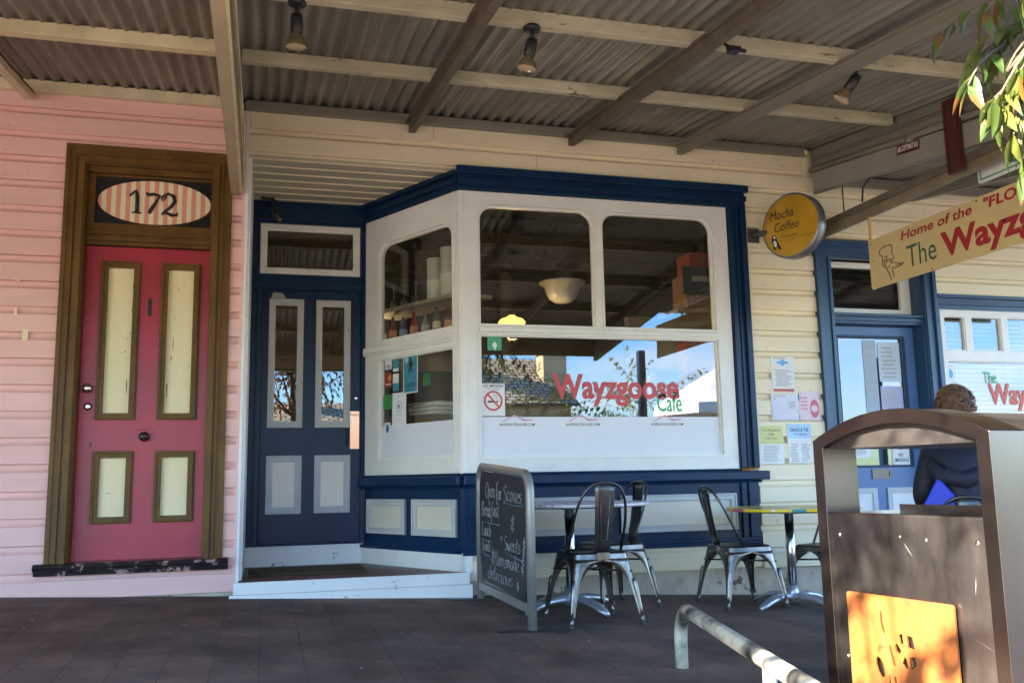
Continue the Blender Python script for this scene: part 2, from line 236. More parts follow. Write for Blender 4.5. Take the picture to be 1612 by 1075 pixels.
# ------------------------------------------------------------------ geometry helpers
class MB:
    def __init__(s, F=None): s.v = []; s.f = []; s.sm = []; s.mi = []; s.cur = 0; s.F = F or Matrix()
    def add(s, vs, fs, smooth=False, F=None):
        n = len(s.v); M = s.F @ F if F else s.F
        s.v += [M @ Vector(p) for p in vs]; s.f += [[i+n for i in f] for f in fs]; s.sm += [smooth]*len(fs); s.mi += [s.cur]*len(fs); return s
    def box(s, a, b, F=None):
        (x0, y0, z0), (x1, y1, z1) = a, b
        x0, x1 = sorted((x0, x1)); y0, y1 = sorted((y0, y1)); z0, z1 = sorted((z0, z1))
        return s.add([(x0, y0, z0), (x1, y0, z0), (x1, y1, z0), (x0, y1, z0), (x0, y0, z1), (x1, y0, z1), (x1, y1, z1), (x0, y1, z1)],
              [(0, 3, 2, 1), (4, 5, 6, 7), (0, 1, 5, 4), (1, 2, 6, 5), (2, 3, 7, 6), (3, 0, 4, 7)], F=F)
    def poly(s, outer, holes=(), w0=0, w1=.01, F=None):
        # polygon in local xy extruded from z=w0 to z=w1
        loops = [list(outer)]+[list(h) for h in holes]
        tris = tessellate_polygon([[Vector((p[0], p[1], 0)) for p in l] for l in loops])
        pts = [p for l in loops for p in l]; n = len(pts)
        vs = [(p[0], p[1], w1) for p in pts]+[(p[0], p[1], w0) for p in pts]
        fs = []
        for t in tris:
            a, b, c = (Vector(pts[i]) for i in t)
            cr = (b-a).x*(c-a).y-(b-a).y*(c-a).x
            t = list(t) if cr > 0 else list(t)[::-1]
            fs.append(t); fs.append([i+n for i in t[::-1]])
        k = 0
        for li, l in enumerate(loops):
            m_ = len(l); ar = sum(l[i][0]*l[(i+1) % m_][1]-l[(i+1) % m_][0]*l[i][1] for i in range(m_))
            ccw = ar > 0
            if li: ccw = not ccw
            for i in range(m_):
                a, b = k+i, k+(i+1) % m_
                fs.append([a, a+n, b+n, b] if ccw else [b, b+n, a+n, a])
            k += m_
        return s.add(vs, fs, F=F)
    def tube(s, pts, r, n=10, caps=True, F=None, closed=False):
        P = [Vector(p) for p in pts]; rs = r if isinstance(r, (list, tuple)) else [r]*len(P)
        vs = []; fs = []; up = None
        for i, p in enumerate(P):
            d = (P[min(i+1, len(P)-1)]-P[max(i-1, 0)]).normalized() if not closed else (P[(i+1) % len(P)]-P[i-1]).normalized()
            if up is None: up = d.orthogonal().normalized()
            up = (up-d*up.dot(d)); up = up.normalized() if up.length > 1e-6 else d.orthogonal().normalized()
            sd = d.cross(up)
            for k in range(n):
                a = 2*math.pi*k/n; vs.append(p+(up*math.cos(a)+sd*math.sin(a))*rs[i])
        L = len(P) if closed else len(P)-1
        for i in range(L):
            for k in range(n):
                a = i*n+k; b = i*n+(k+1) % n; c = ((i+1) % len(P))*n+(k+1) % n; d_ = ((i+1) % len(P))*n+k
                fs.append((a, b, c, d_))
        s.add(vs, fs, True, F)
        if caps and not closed: s.add(vs[:n], [list(range(n))[::-1]], F=F); s.add(vs[-n:], [list(range(n))], F=F)
        return s
    def lathe(s, prof, c=(0, 0, 0), n=20, F=None, smooth=True):
        vs = []; fs = []
        for r, z in prof:
            for k in range(n): a = 2*math.pi*k/n; vs.append((c[0]+r*math.cos(a), c[1]+r*math.sin(a), c[2]+z))
        for i in range(len(prof)-1):
            for k in range(n): fs.append((i*n+k, i*n+(k+1) % n, (i+1)*n+(k+1) % n, (i+1)*n+k))
        return s.add(vs, fs, smooth, F)
    def ball(s, c, r, n=14, F=None):
        r = (r, r, r) if not isinstance(r, (tuple, list)) else r
        pr_ = [(math.sin(math.pi*i/(n//2+1)), -math.cos(math.pi*i/(n//2+1))) for i in range(n//2+2)]
        vs = []; fs = []
        for a, z in pr_:
            for k in range(n): t = 2*math.pi*k/n; vs.append((c[0]+r[0]*a*math.cos(t), c[1]+r[1]*a*math.sin(t), c[2]+r[2]*z))
        for i in range(len(pr_)-1):
            for k in range(n): fs.append((i*n+k, i*n+(k+1) % n, (i+1)*n+(k+1) % n, (i+1)*n+k))
        return s.add(vs, fs, True, F)
    def ring(s, u0, u1, v0, v1, wd, w0, w1, F=None):   # picture-frame moulding, stepped
        s.poly(rect(u0, u1, v0, v1), [rect(u0+wd, u1-wd, v0+wd, v1-wd)], w0, w1, F); return s
    def prof_x(s, prof, x0, x1, F=None):   # profile (y,z) extruded along x, closed
        n = len(prof); vs = [(x0, *p) for p in prof]+[(x1, *p) for p in prof]
        fs = [(i, (i+1) % n, n+(i+1) % n, n+i) for i in range(n)]+[list(range(n))[::-1], list(range(n, 2*n))]
        return s.add(vs, fs, F=F)
    def build(s, name, mt, parent=None, bevel=0, sub=0, extra=()):
        off = wloc(parent)
        me = bpy.data.meshes.new(name); me.from_pydata([v-off for v in s.v], [], s.f)
        me.polygons.foreach_set('use_smooth', s.sm); me.materials.append(mt)
        for e_ in extra: me.materials.append(e_)
        me.polygons.foreach_set('material_index', s.mi)
        bm = bmesh.new(); bm.from_mesh(me); bmesh.ops.remove_doubles(bm, verts=bm.verts, dist=1e-6); bmesh.ops.recalc_face_normals(bm, faces=bm.faces) if len(s.f) < 60000 else None
        bm.to_mesh(me); bm.free(); me.update()
        o = bpy.data.objects.new(name, me); COL.objects.link(o)
        if parent: o.parent = parent
        if bevel:
            b = o.modifiers.new('bevel', 'BEVEL'); b.width = bevel; b.segments = 2; b.limit_method = 'ANGLE'; b.angle_limit = R(40)
        if sub: q = o.modifiers.new('sub', 'SUBSURF'); q.levels = sub; q.render_levels = sub
        return o
def wloc(o):
    v = Vector()
    while o: v += o.location; o = o.parent
    return v
def rect(u0, u1, v0, v1): return [(u0, v0), (u1, v0), (u1, v1), (u0, v1)]
def rrect(u0, u1, v0, v1, r, top_only=False, n=7):
    pts = []
    for (cx, cy, a0, rr) in ((u0, v0, 180, 0 if top_only else r), (u1, v0, 270, 0 if top_only else r), (u1, v1, 0, r), (u0, v1, 90, r)):
        if rr == 0: pts.append((cx, cy)); continue
        ox = cx+rr if cx == u0 else cx-rr; oy = cy+rr if cy == v0 else cy-rr
        for k in range(n+1): a = R(a0+90*k/n); pts.append((ox+rr*math.cos(a), oy+rr*math.sin(a)))
    return pts
def ell(cx, cy, a, b, n=48): return [(cx+a*math.cos(2*math.pi*k/n), cy+b*math.sin(2*math.pi*k/n)) for k in range(n)]
def frame(o, u, v):
    u = Vector(u).normalized(); v = Vector(v).normalized(); w = u.cross(v)
    M = Matrix((u, v, w)).transposed().to_4x4(); M.translation = o; return M
def tag(o, label=None, cat=None, group=None, kind=None):
    if label: o['label'] = label
    if cat: o['category'] = cat
    if group: o['group'] = group
    if kind: o['kind'] = kind
    return o
def thing(name, loc, label, cat, group=None, rz=0):
    o = bpy.data.objects.new(name, None); COL.objects.link(o); o.location = loc; o.rotation_euler = (0, 0, rz); o.empty_display_size = .1
    return tag(o, label, cat, group)
_tc = {}
def text_geo(s, bold=0.0):
    key = (s, bold)
    if key in _tc: return _tc[key]
    c = bpy.data.curves.new('t', 'FONT'); c.body = s; c.size = 1; c.offset = bold; c.resolution_u = 3
    o = bpy.data.objects.new('t', c); COL.objects.link(o)
    bpy.context.view_layer.update()
    me = o.to_mesh(); vs = [v.co.copy() for v in me.vertices]; fs = [list(p.vertices) for p in me.polygons]; o.to_mesh_clear()
    bpy.data.objects.remove(o); bpy.data.curves.remove(c)
    _tc[key] = (vs, fs); return vs, fs
def text(mb, s, u0, u1, v0, v1, w=.001, bold=0., shear=0., F=None, wob=0):
    vs, fs = text_geo(s, bold)
    if not vs: return mb
    xs = [v.x for v in vs]; ys = [v.y for v in vs]; x0, x1, y0, y1 = min(xs), max(xs), min(ys), max(ys)
    P = []
    for v in vs:
        a = (v.x-x0)/(x1-x0); b = (v.y-y0)/(y1-y0)
        u = u0+(u1-u0)*a+shear*(b)*(v1-v0); q = v0+(v1-v0)*b
        if wob: u += wob*math.sin(a*23+b*4); q += wob*math.sin(a*17+2)
        P.append((u, q, w))
    return mb.add(P, fs, F=F)
def stroke(mb, pts, r, w=.0, F=None, n=6):   # flat-ish ink/chalk line in the plane, a thin tube
    return mb.tube([(p[0], p[1], w) for p in pts], r, n, F=F)
def copy_tree(o, parent=None):
    c = o.copy(); COL.objects.link(c); c.parent = parent
    for k in list(o.children): copy_tree(k, c)
    return c

F0 = frame((0, 6.6, 0), (1, 0, 0), (0, 0, 1))          # shop-front plane: u = x, v = z, w = towards street
FB = frame((0, 7.7, 0), (1, 0, 0), (0, 0, 1))          # recessed blue door plane
A = Vector((1.40, 6.6, 0)); B = Vector((.795, 7.7, 0)); LD = (A-B).length
FD = frame(B, (A-B), (0, 0, 1))                        # slanted side window: u from rear (0) to front (LD)

def gz(x, y): return -.006-.0465*max(-30, min(30, x))+.02*(y-6.6)

PITCH = .1735
def boards(mb, F, u0, u1, v0, v1, off=.02, pitch=PITCH, th=.024, seed=1):
    k0 = int(math.floor((v0-off)/pitch)); k1 = int(math.ceil((v1-off)/pitch)); rnd = random.Random(seed)
    for k in range(k0, k1):
        b = off+k*pitch; dw = rnd.uniform(-.0012, .0012)
        prof = [(b+.0015, .0), (b+.002, th+dw), (b+.006, th+.002+dw), (b+pitch*.70, th+dw), (b+pitch*.74, th*.66+dw), (b+pitch*.79, th*.30), (b+pitch*.86, th*.08), (b+pitch, .0)]
        P = []
        for i, (z, w) in enumerate(prof):
            if z < v0-1e-6:
                if i+1 < len(prof) and prof[i+1][0] > v0: z2, w2 = prof[i+1]; t = (v0-z)/(z2-z); P.append((v0, w+(w2-w)*t))
                continue
            if z > v1+1e-6:
                z2, w2 = prof[i-1]
                if z2 < v1: t = (v1-z2)/(z-z2); P.append((v1, w2+(w-w2)*t))
                break
            P.append((z, w))
        if len(P) < 2: continue
        # subdivide along u, slight waviness
        nu = max(1, int((u1-u0)/.6)); us = [u0+(u1-u0)*i/nu for i in range(nu+1)]
        vs = []; n = len(P)
        for iu, u in enumerate(us):
            for (z, w) in P: vs.append((u, z+.0015*math.sin(u*2.1+k*1.7), w+.001*math.sin(u*3+k)))
        fs = [(i*n+j, (i+1)*n+j, (i+1)*n+j+1, i*n+j+1) for i in range(nu) for j in range(n-1)]
        # ends
        vs2 = [(u0, z, w) for z, w in P]+[(u0, P[-1][0], -.01), (u0, P[0][0], -.01)]
        mb.add(vs, fs, F=F)
        m_ = len(vs2); mb.add(vs2, [list(range(m_))], F=F); mb.add([(u1, q[1], q[2]) for q in vs2], [list(range(m_))[::-1]], F=F)
    return mb

# ================================================================== GROUND
def sheet(name, mt, x0, x1, y0, y1, dz, label=None, nx=40, ny=6, skirt=0):
    mb = MB(); vs = []; fs = []
    for i in range(nx+1):
        for j in range(ny+1):
            x = x0+(x1-x0)*i/nx; y = y0+(y1-y0)*j/ny; vs.append((x, y, gz(x, max(-20, min(20, y)))+dz))
    for i in range(nx):
        for j in range(ny): a = i*(ny+1)+j; fs.append((a, a+ny+1, a+ny+2, a+1))
    mb.add(vs, fs)
    if skirt:
        for j, flip in ((0, 1), (ny, 0)):
            e = [vs[i*(ny+1)+j] for i in range(nx+1)]; lo = [(p[0], p[1], p[2]-skirt) for p in e]; n = nx+1
            mb.add(e+lo, [(i, i+1, n+i+1, n+i) for i in range(nx)])
    o = mb.build(name, mt); tag(o, kind='structure'); return o
sheet('footpath', PAVE, -25, 25, .95, 13, 0)
sheet('kerb', KERB, -25, 25, .80, .95, .0, skirt=.2)
sheet('road', ASPH, -30, 30, -7.5, .80, -.14)
sheet('opposite_footpath', KERB, -30, 30, -13, -7.5, -.02, skirt=.2)
g = MB(); g.add([(-600, -600, -2.2), (600, -600, -2.2), (600, 600, -2.2), (-600, 600, -2.2)], [(0, 1, 2, 3)]); tag(g.build('ground', GRASSM), kind='structure')

rl_ = random.Random(9)
q = MB()
for i in range(110):
    x = rl_.uniform(-2.5, 4.5); y = rl_.uniform(2.8, 6.45); a = rl_.uniform(.004, .013); th_ = rl_.random()*3.1; z = gz(x, y)+.003
    q.add([(x+a*math.cos(th_+k)*(1 if k % 2 else .55), y+a*math.sin(th_+k), z+.002*(k % 2)) for k in (0, 1.4, 2.9, 4.6)], [(0, 1, 2, 3)])
tag(q.build('litter_flecks', mat('pale_fleck', (.5, .47, .42), .8, var=.5, vscale=2)), 'tiny pale scraps of litter scattered over the dark pavers', 'litter', kind='stuff')
# ================================================================== PINK HOUSE
pink = thing('pink_weatherboard_house', (-2, 6.6, 0), 'pink weatherboard house front with the crimson door numbered 172', 'house')
w = MB()
for (a, b, c, d) in ((-14, -1.335, .035, 3.42), (-1.335, -.255, .035, .19), (-1.335, -.255, 3.08, 3.42), (-.255, -.165, .035, 3.42)):
    boards(w, F0, a, b, c, d, off=.20-2*PITCH, seed=3)
w.box((-14, -.1, -.25), (-1.335, 3.5, -.012), F0); w.box((-.255, -.1, -.25), (-.165, 3.5, -.012), F0); w.box((-1.335, 3.08, -.25), (-.255, 3.5, -.012), F0); w.box((-1.335, -.1, -.25), (-.255, .20, -.012), F0)
w.box((-.185, .03, -.012), (-.165, 3.4, .022), F0)
q = w; w.cur = 1; rj = random.Random(5)
for k in range(19):
    z = .20+(k-1)*PITCH+.03
    for x in ([-4.1, -3.5, -2.9, -2.3, -1.72]+([-1.0, -.4] if z > 3.1 else [])): q.add([(x+rj.uniform(-.01, .01)+.004*math.cos(t_), z+.004*math.sin(t_), .0275) for t_ in (0, 1.05, 2.1, 3.14, 4.19, 5.24)], [(0, 1, 2, 3, 4, 5)], F=F0)
    if k % 3 == 1: x = rj.uniform(-3, -1.45); q.box((x, z-.025, .02), (x+.0025, z+.09, .0272), F0)
w.build('wall', PINK, pink, extra=[mat('paint_crack', (.30, .14, .12), .8)])
p = MB(); p.box((-14, -.35, -.2), (-.17, .034, .004), F0); p.build('plinth', STONE, pink)
# frame
fr = MB()
U0, U1, V0, V1 = -1.345, -.255, .235, 3.075
fr.poly([(U0, V0), (U0+.13, V0), (U0+.13, V1-.13), (U1-.13, V1-.13), (U1-.13, V0), (U1, V0), (U1, V1), (U0, V1)], (), 0, .045, F0)
for a, b, h in ((.0, .03, .052), (.055, .07, .056), (.085, .125, .062)):
    fr.poly([(U0+a, V0), (U0+b, V0), (U0+b, V1-b), (U1-b, V1-b), (U1-b, V0), (U1-a, V0), (U1-a, V1-a), (U0+a, V1-a)], (), .04, h, F0)
# jamb reveal
fr.box((U0+.12, V0, -.12), (U0+.135, V1-.12, .03), F0); fr.box((U1-.135, V0, -.12), (U1-.12, V1-.12, .03), F0); fr.box((U0+.12, V1-.135, -.12), (U1-.12, V1-.12, .03), F0)
fr.build('door_frame', GOLD, pink, bevel=.003)
tr = MB(); tr.poly(rect(-1.21, -.39, 2.395, 2.945), [rect(-1.165, -.40+.0, 2.55, 2.885)], -.10, -.045, F0)
tr.box((-1.21, 2.42, -.05), (-.39, 2.45, -.02), F0); tr.box((-1.21, 2.47, -.05), (-.39, 2.49, -.028), F0); tr.box((-1.21, 2.90, -.05), (-.39, 2.945, .0), F0)
tro = tr.build('transom', GOLD, pink, bevel=.003)
MB().box((-1.17, 2.545, -.085), (-.395, 2.89, -.07), F0).build('black_panel', BLACKP, tro)
ov = MB(); ov.poly(ell(-.775, 2.715, .375, .158), (), -.07, -.055, F0); ov.build('oval_plaque', STRIPE, tro)
num = MB(F0); zz = -.049
def fat(pts, rs): num.tube([(a, b, zz) for a, b in pts], rs, 8)
fat([(-.945, 2.755), (-.925, 2.775), (-.905, 2.795), (-.895, 2.76), (-.893, 2.70), (-.893, 2.64)], [.006, .008, .010, .014, .013, .013]); fat([(-.925, 2.635), (-.895, 2.64), (-.865, 2.632)], [.005, .009, .005])
fat([(-.835, 2.785), (-.825, 2.768), (-.79, 2.775), (-.745, 2.768)], [.006, .011, .012, .006]); fat([(-.745, 2.768), (-.775, 2.71), (-.80, 2.665), (-.815, 2.635)], [.006, .010, .014, .012])
fat([(-.715, 2.745), (-.705, 2.76), (-.72, 2.77), (-.735, 2.755), (-.725, 2.73)], [.006, .008, .008, .007, .005]); fat([(-.72, 2.77), (-.69, 2.785), (-.655, 2.77), (-.645, 2.73), (-.67, 2.69), (-.71, 2.655), (-.73, 2.63)], [.006, .009, .013, .014, .011, .009, .007])
fat([(-.73, 2.635), (-.70, 2.645), (-.665, 2.63), (-.63, 2.632), (-.625, 2.65)], [.007, .010, .013, .009, .005])
num.build('house_number', INK, tro)
# door
dr = MB(); dr.poly(rect(-1.208, -.372, .262, 2.39), [rect(-1.095, -.86, 1.215, 2.26), rect(-.705, -.47, 1.215, 2.26), rect(-1.095, -.86, .525, .955), rect(-.705, -.47, .525, .955)], -.115, -.075, F0)
door = dr.build('door', MAGENTA, pink, bevel=.002); door['label'] = 'crimson painted front door'
for (a, b, c, d) in ((-1.105, -.85, 1.19, 2.285), (-.715, -.455, 1.19, 2.285), (-1.105, -.85, .50, .98), (-.715, -.455, .50, .98)):
    mo = MB(); mo.ring(a, b, c, d, .045, -.08, -.058, F0); mo.ring(a+.008, b-.008, c+.008, d-.008, .012, -.07, -.050, F0); mo.ring(a+.03, b-.03, c+.03, d-.03, .014, -.10, -.062, F0); mo.build('moulding', GOLD, door, bevel=.002)
    MB().box((a+.02, c+.02, -.108), (b-.02, d-.02, -.090), F0).build('panel', IVORY, door)
rs_ = random.Random(8); SCR = mat('bare_scratch', (.22, .15, .08), .8, var=.4)
for (x, z, w__, h__) in ((-.915, 1.42, .010, .13), (-.935, 1.66, .012, .016), (-.925, 1.75, .008, .01), (-.905, 1.79, .010, .012), (-.965, 1.60, .006, .008), (-.955, 1.65, .012, .006), (-.90, 1.95, .005, .03), (-.90, 2.12, .006, .05), (-.655, 1.40, .010, .12), (-.625, 1.72, .006, .11), (-.635, 1.62, .008, .04), (-.60, 2.1, .004, .04), (-.62, 1.9, .004, .03), (-1.0, .70, .03, .006)):
    q = MB(); n_ = 9; q.poly([(x+w__*.5*math.cos(6.283*k_/n_)*rs_.uniform(.5, 1.2), z+h__*.5*math.sin(6.283*k_/n_)*rs_.uniform(.6, 1.1)) for k_ in range(n_)], (), -.0898, -.0892, F0); q.build('scratch', SCR, door)
k = MB(); k.lathe([(0, 0), (.028, 0), (.03, .004), (.012, .008), (.011, .022), (.024, .030), (.033, .042), (.030, .056), (.015, .064), (0, .065)], F=F0 @ Matrix.Translation((-.785, 1.075, -.076))); k.build('centre_knob', mat('dark_bronze', (.035, .025, .02), .35, metal=.6), door)
k = MB(); k.lathe([(0, 0), (.026, 0), (.026, .005), (.012, .008), (.012, .02), (.027, .026), (.032, .045), (.022, .060), (0, .062)], F=F0 @ Matrix.Translation((-1.155, 1.40, -.076))); k.build('handle', CHROME, door)
k = MB(); k.lathe([(0, 0), (.028, 0), (.028, .004), (.02, .008), (.018, .012), (.006, .013), (0, .009)], F=F0 @ Matrix.Translation((-1.15, 1.28, -.076))); k.build('lock', CHROME, door)
MB().poly(ell(-1.12, 1.03, .007, .009)+[], (), -.0755, -.0735, F0).box((-1.124, 1.005, -.0755), (-1.116, 1.03, -.0735), F0).build('keyhole', BLACKP, door)
MB().poly(rrect(-.797, -.772, 1.905, 2.035, .012), (), -.0755, -.0725, F0).build('letter_slot', BLACKP, door)
MB().box((-.85, 1.118, -.0755), (-.73, 1.126, -.0742), F0).build('scuff_mark', mat('maroon_scuff', (.22, .02, .05), .6), door)
MB().box((-.83, 1.255, -.0755), (-.755, 1.261, -.0742), F0).build('scuff_mark', mat('maroon_scuff', (.22, .02, .05), .6), door)
s = MB(); s.prof_x([(6.72, .262), (6.60, .262), (6.53, .262), (6.515, .255), (6.508, .24), (6.515, .222), (6.53, .215), (6.545, .21), (6.55, .185), (6.60, .185), (6.72, .185)], -1.40, -.215)
s.build('door_sill', BLACKW, pink)
for x, z, a, b in ((-1.60, 2.87, .04, .05), (-1.60, 1.90, .018, .05), (-1.535, 1.745, .035, .075), (-1.60, 2.13, .035, .06)):
    q = MB(); q.poly(rrect(x-a/2, x+a/2, z-b/2, z+b/2, .008), (), .014, .03, F0); q.tube([(x, z+b*.2, .03), (x, z+b*.2, .034)], .004, F=F0)
    q.build('wall_bracket', PINK if z > 2 else IVORY, pink)

# ================================================================== CAFE BUILDING
cafe = thing('cafe_building', (2.2, 6.6, 0), 'cream weatherboard cafe with navy blue timber shopfront', 'building')
w = MB()
boards(w, F0, -.145, 4.41, 3.12, 3.47, off=0, seed=5)
boards(w, F0, 3.815, 4.41, .02, 3.12, off=0, seed=6)
boards(w, F0, 1.43, 3.80, .025, .205, off=.03, pitch=.19, seed=7)
boards(w, F0, 4.41, 4.455, .0, 3.45, off=0, seed=8)
boards(w, F0, 4.455, 5.60, 2.73, 3.35, off=0, seed=9)
boards(w, F0, 5.60, 9.0, 2.27, 3.35, off=0, seed=10)
boards(w, F0, 6.75, 9.0, -.1, 2.27, off=0, seed=10)
boards(w, F0, 5.60, 6.75, -.3, .55, off=0, seed=10)
w.box((3.80, -.1, -.22), (4.455, 3.12, -.01), F0); w.box((-.16, 3.11, -.22), (4.455, 3.5, -.01), F0); w.box((4.455, 2.73, -.22), (5.6, 3.5, -.01), F0); w.box((5.6, 2.27, -.22), (9, 3.5, -.01), F0); w.box((6.75, -.5, -.22), (9, 2.27, -.01), F0); w.box((5.6, -.5, -.22), (6.75, .55, -.01), F0)
w.box((1.44, .0, -.2), (3.80, .21, -.01), F0)
w.box((4.40, 3.12, .018), (4.43, 3.44, .03), F0)
w.box((3.812, .79, .0), (3.835, 3.12, .028), F0)
q = w; w.cur = 1; rj = random.Random(6)
for k in range(20):
    z = k*PITCH+.03
    xs = [3.95, 4.33] if z < 3.1 else [.3, .95, 1.6, 2.25, 2.9, 3.55, 4.2]
    for x in xs: q.add([(x+rj.uniform(-.01, .01)+.004*math.cos(t_), z+rj.uniform(-.004, .004)+.004*math.sin(t_), .0275) for t_ in (0, 1.05, 2.1, 3.14, 4.19, 5.24)], [(0, 1, 2, 3, 4, 5)], F=F0)
q.box((2.02, 3.15, .02), (2.023, 3.26, .0272), F0); q.box((1.2, 3.32, .02), (1.203, 3.42, .0272), F0)
w.build('wall', CREAM, cafe, extra=[mat('cream_crack', (.32, .24, .14), .8)])
MB().box((-.165, .03, -1.2), (-.145, 3.47, .022), F0).box((-.145, .10, -1.12), (-.125, 3.08, -.01), F0).build('corner_board', WHITE, cafe)
MB().box((1.42, -.4, -.3), (4.42, .022, -.004), F0).box((4.42, -.5, -.3), (9, -.02, -.004), F0).build('plinth', STONE, cafe)
MB().box((1.44, .17, -.012), (1.52, .215, .03), F0) 
# soffit boards of the recess
so = MB()
y = 6.615
while y < 7.72:
    y2 = min(y+.162, 7.73); xa = 1.40-(y-6.6)*.55-.02
    so.box((-.145, y+.006, 3.085), (xa+.03, y2, 3.10)); so.box((-.145, y-.002, 3.088), (xa+.03, y+.006, 3.12)); y = y2
so.build('soffit', mat('soffit_paint', (.46, .41, .31), .5, var=.1, stretch=(.3, 1, 1)), cafe)
qs = MB()
for k in range(1, 7): qs.box((-.14, 6.615+k*.162-.008, 3.078), (1.38-k*.162*.55, 6.615+k*.162+.002, 3.086))
qs.box((-.14, 6.612, 3.078), (1.36, 6.628, 3.086)).box((-.143, 6.63, 3.078), (-.128, 7.7, 3.086)).build('soffit_bead', CREAM, cafe)
# recess floor, steps
st = MB(); st.poly([(-.16, 6.48), (1.43, 6.48), (1.43, 6.62), (A.x-.02, 6.6), (B.x+.0, 7.72), (-.16, 7.72)], (), .03, .092); st.build('entry_floor', REDFLOOR, cafe)
MB().box((-.175, 6.462, .02), (1.425, 6.48, .10)).box((-.20, 6.47, -.2), (1.445, 6.5, .018)).build('entry_step', CHIPPED, cafe, bevel=.003)
MB().box((-.14, .085, .0), (.80, .25, .012), FB).build('door_riser', CHIPPED, cafe, bevel=.003)
MB().box((.0, .085, .0), (LD+.0, .225, .014), FD).box((LD-.005, .02, -.05), (LD+.012, .225, .014), FD).build('slanted_base_board', TRIM, cafe)
MB().box((1.415, .03, -.05), (1.47, .215, .03), F0).build('corner_base_block', WHITE, cafe)
MB().box((-.16, 6.64, 3.40), (9.1, 11.2, 4.5)).build('roof', IRON, cafe)  # solid unseen roof block, added to stop sky light leaking over the wall
MB().box((-14, 6.64, 3.40), (-.17, 11.2, 4.5)).box((-14, 6.85, -.3), (-.3, 11.1, 3.4)).build('roof', IRON, pink)  # unseen roof block added here too, shutting out sky light from behind
# --- recessed blue door set
bf = MB()
bf.poly(rect(-.145, .80, .25, 3.085), [rect(-.035, .775, .262, 2.335), rect(-.065, .765, 2.465, 2.90)], -.03, .03, FB)
bf.box((-.145, 2.95, .03), (.80, 3.085, .05), FB); bf.box((-.145, 2.925, .03), (.80, 2.95, .062), FB); bf.box((-.145, 2.985, .05), (.8, 2.995, .055), FB)
bf.box((-.145, .25, .03), (-.10, 2.92, .06), FB); bf.box((.78, .25, .03), (.81, 2.92, .055), FB); bf.box((-.10, 2.345, .03), (.78, 2.40, .055), FB); bf.box((-.1, 2.40, .03), (.78, 2.42, .045), FB)
bf.box((-.075, .25, .02), (-.04, 2.34, .045), FB)
bf.build('blue_door_frame', BLUE, cafe, bevel=.004)
tw = MB(); tw.poly(rect(-.062, .762, 2.468, 2.897), [rect(-.015, .712, 2.515, 2.85)], -.01, .025, FB); tw.ring(-.02, .717, 2.51, 2.855, .014, -.01, .017, FB); t_ = tw.build('transom_window', TRIM, cafe, bevel=.003)
MB().box((-.02, 2.51, .0), (.717, 2.855, .004), FB).build('pane', GLASS, t_)
leaf = MB(); leaf.poly(rect(-.032, .772, .264, 2.33), [rect(.065, .255, 1.235, 2.215), rect(.445, .64, 1.235, 2.215)], -.02, .022, FB)
bd = leaf.build('blue_door', BLUE, cafe, bevel=.002)
for (a, b, c, d, gl) in ((.02, .30, 1.19, 2.255, 1), (.40, .685, 1.19, 2.255, 1), (.02, .30, .50, .965, 0), (.40, .69, .50, .965, 0)):
    mo = MB(); mo.ring(a, b, c, d, .05, .018, .034, FB); mo.ring(a, b, c, d, .012, .02, .042, FB); mo.ring(a+.036, b-.036, c+.036, d-.036, .016, .0, .030, FB); mo.build('moulding', TRIMG if not gl else mat('chipped_grey_moulding', (.46, .46, .44), .45, var=.08, dirt=(.03, .04, .06), dscale=18, dthr=.62), bd, bevel=.002)
    if gl: MB().box((a+.03, c+.03, .004), (b-.03, d-.03, .008), FB).build('pane', GLASS, bd)
    else: MB().box((a+.04, c+.04, .0), (b-.04, d-.04, .026), FB).build('panel', mat('pale_panel', (.76, .70, .62), .45, var=.04, dirt=(.35, .2, .15), dscale=9, dthr=.78), bd)
k = MB(); k.box((.688, 1.015, .022), (.762, 1.325, .027), FB); pp = k.build('push_plate', mat('copper_plate', (.78, .46, .30), .22, metal=.9, var=.08), bd)
text(MB(), 'PUSH', .695, .758, 1.285, 1.305, .0285, F=FB, bold=.01).build('push_lettering', INK, pp)
k = MB(); k.tube([(.665, 1.17, .022), (.665, 1.17, .05), (.665, 1.12, .058), (.665, 1.07, .05), (.665, 1.05, .022)], .007, F=FB); k.build('handle', BLACKM, bd)
MB().lathe([(0, 0), (.022, 0), (.022, .006), (.008, .01), (0, .01)], F=FB @ Matrix.Translation((.738, 1.435, .022))).build('lock', CHROME, bd)
MB().poly([(.05, 2.31), (.12, 2.31), (.155, 2.265), (.14, 2.262), (.05, 2.262), (.035, 2.27)], (), .0225, .0245, FB).build('paint_patch', mat('bare_grey_patch', (.33, .32, .29), .7), bd)
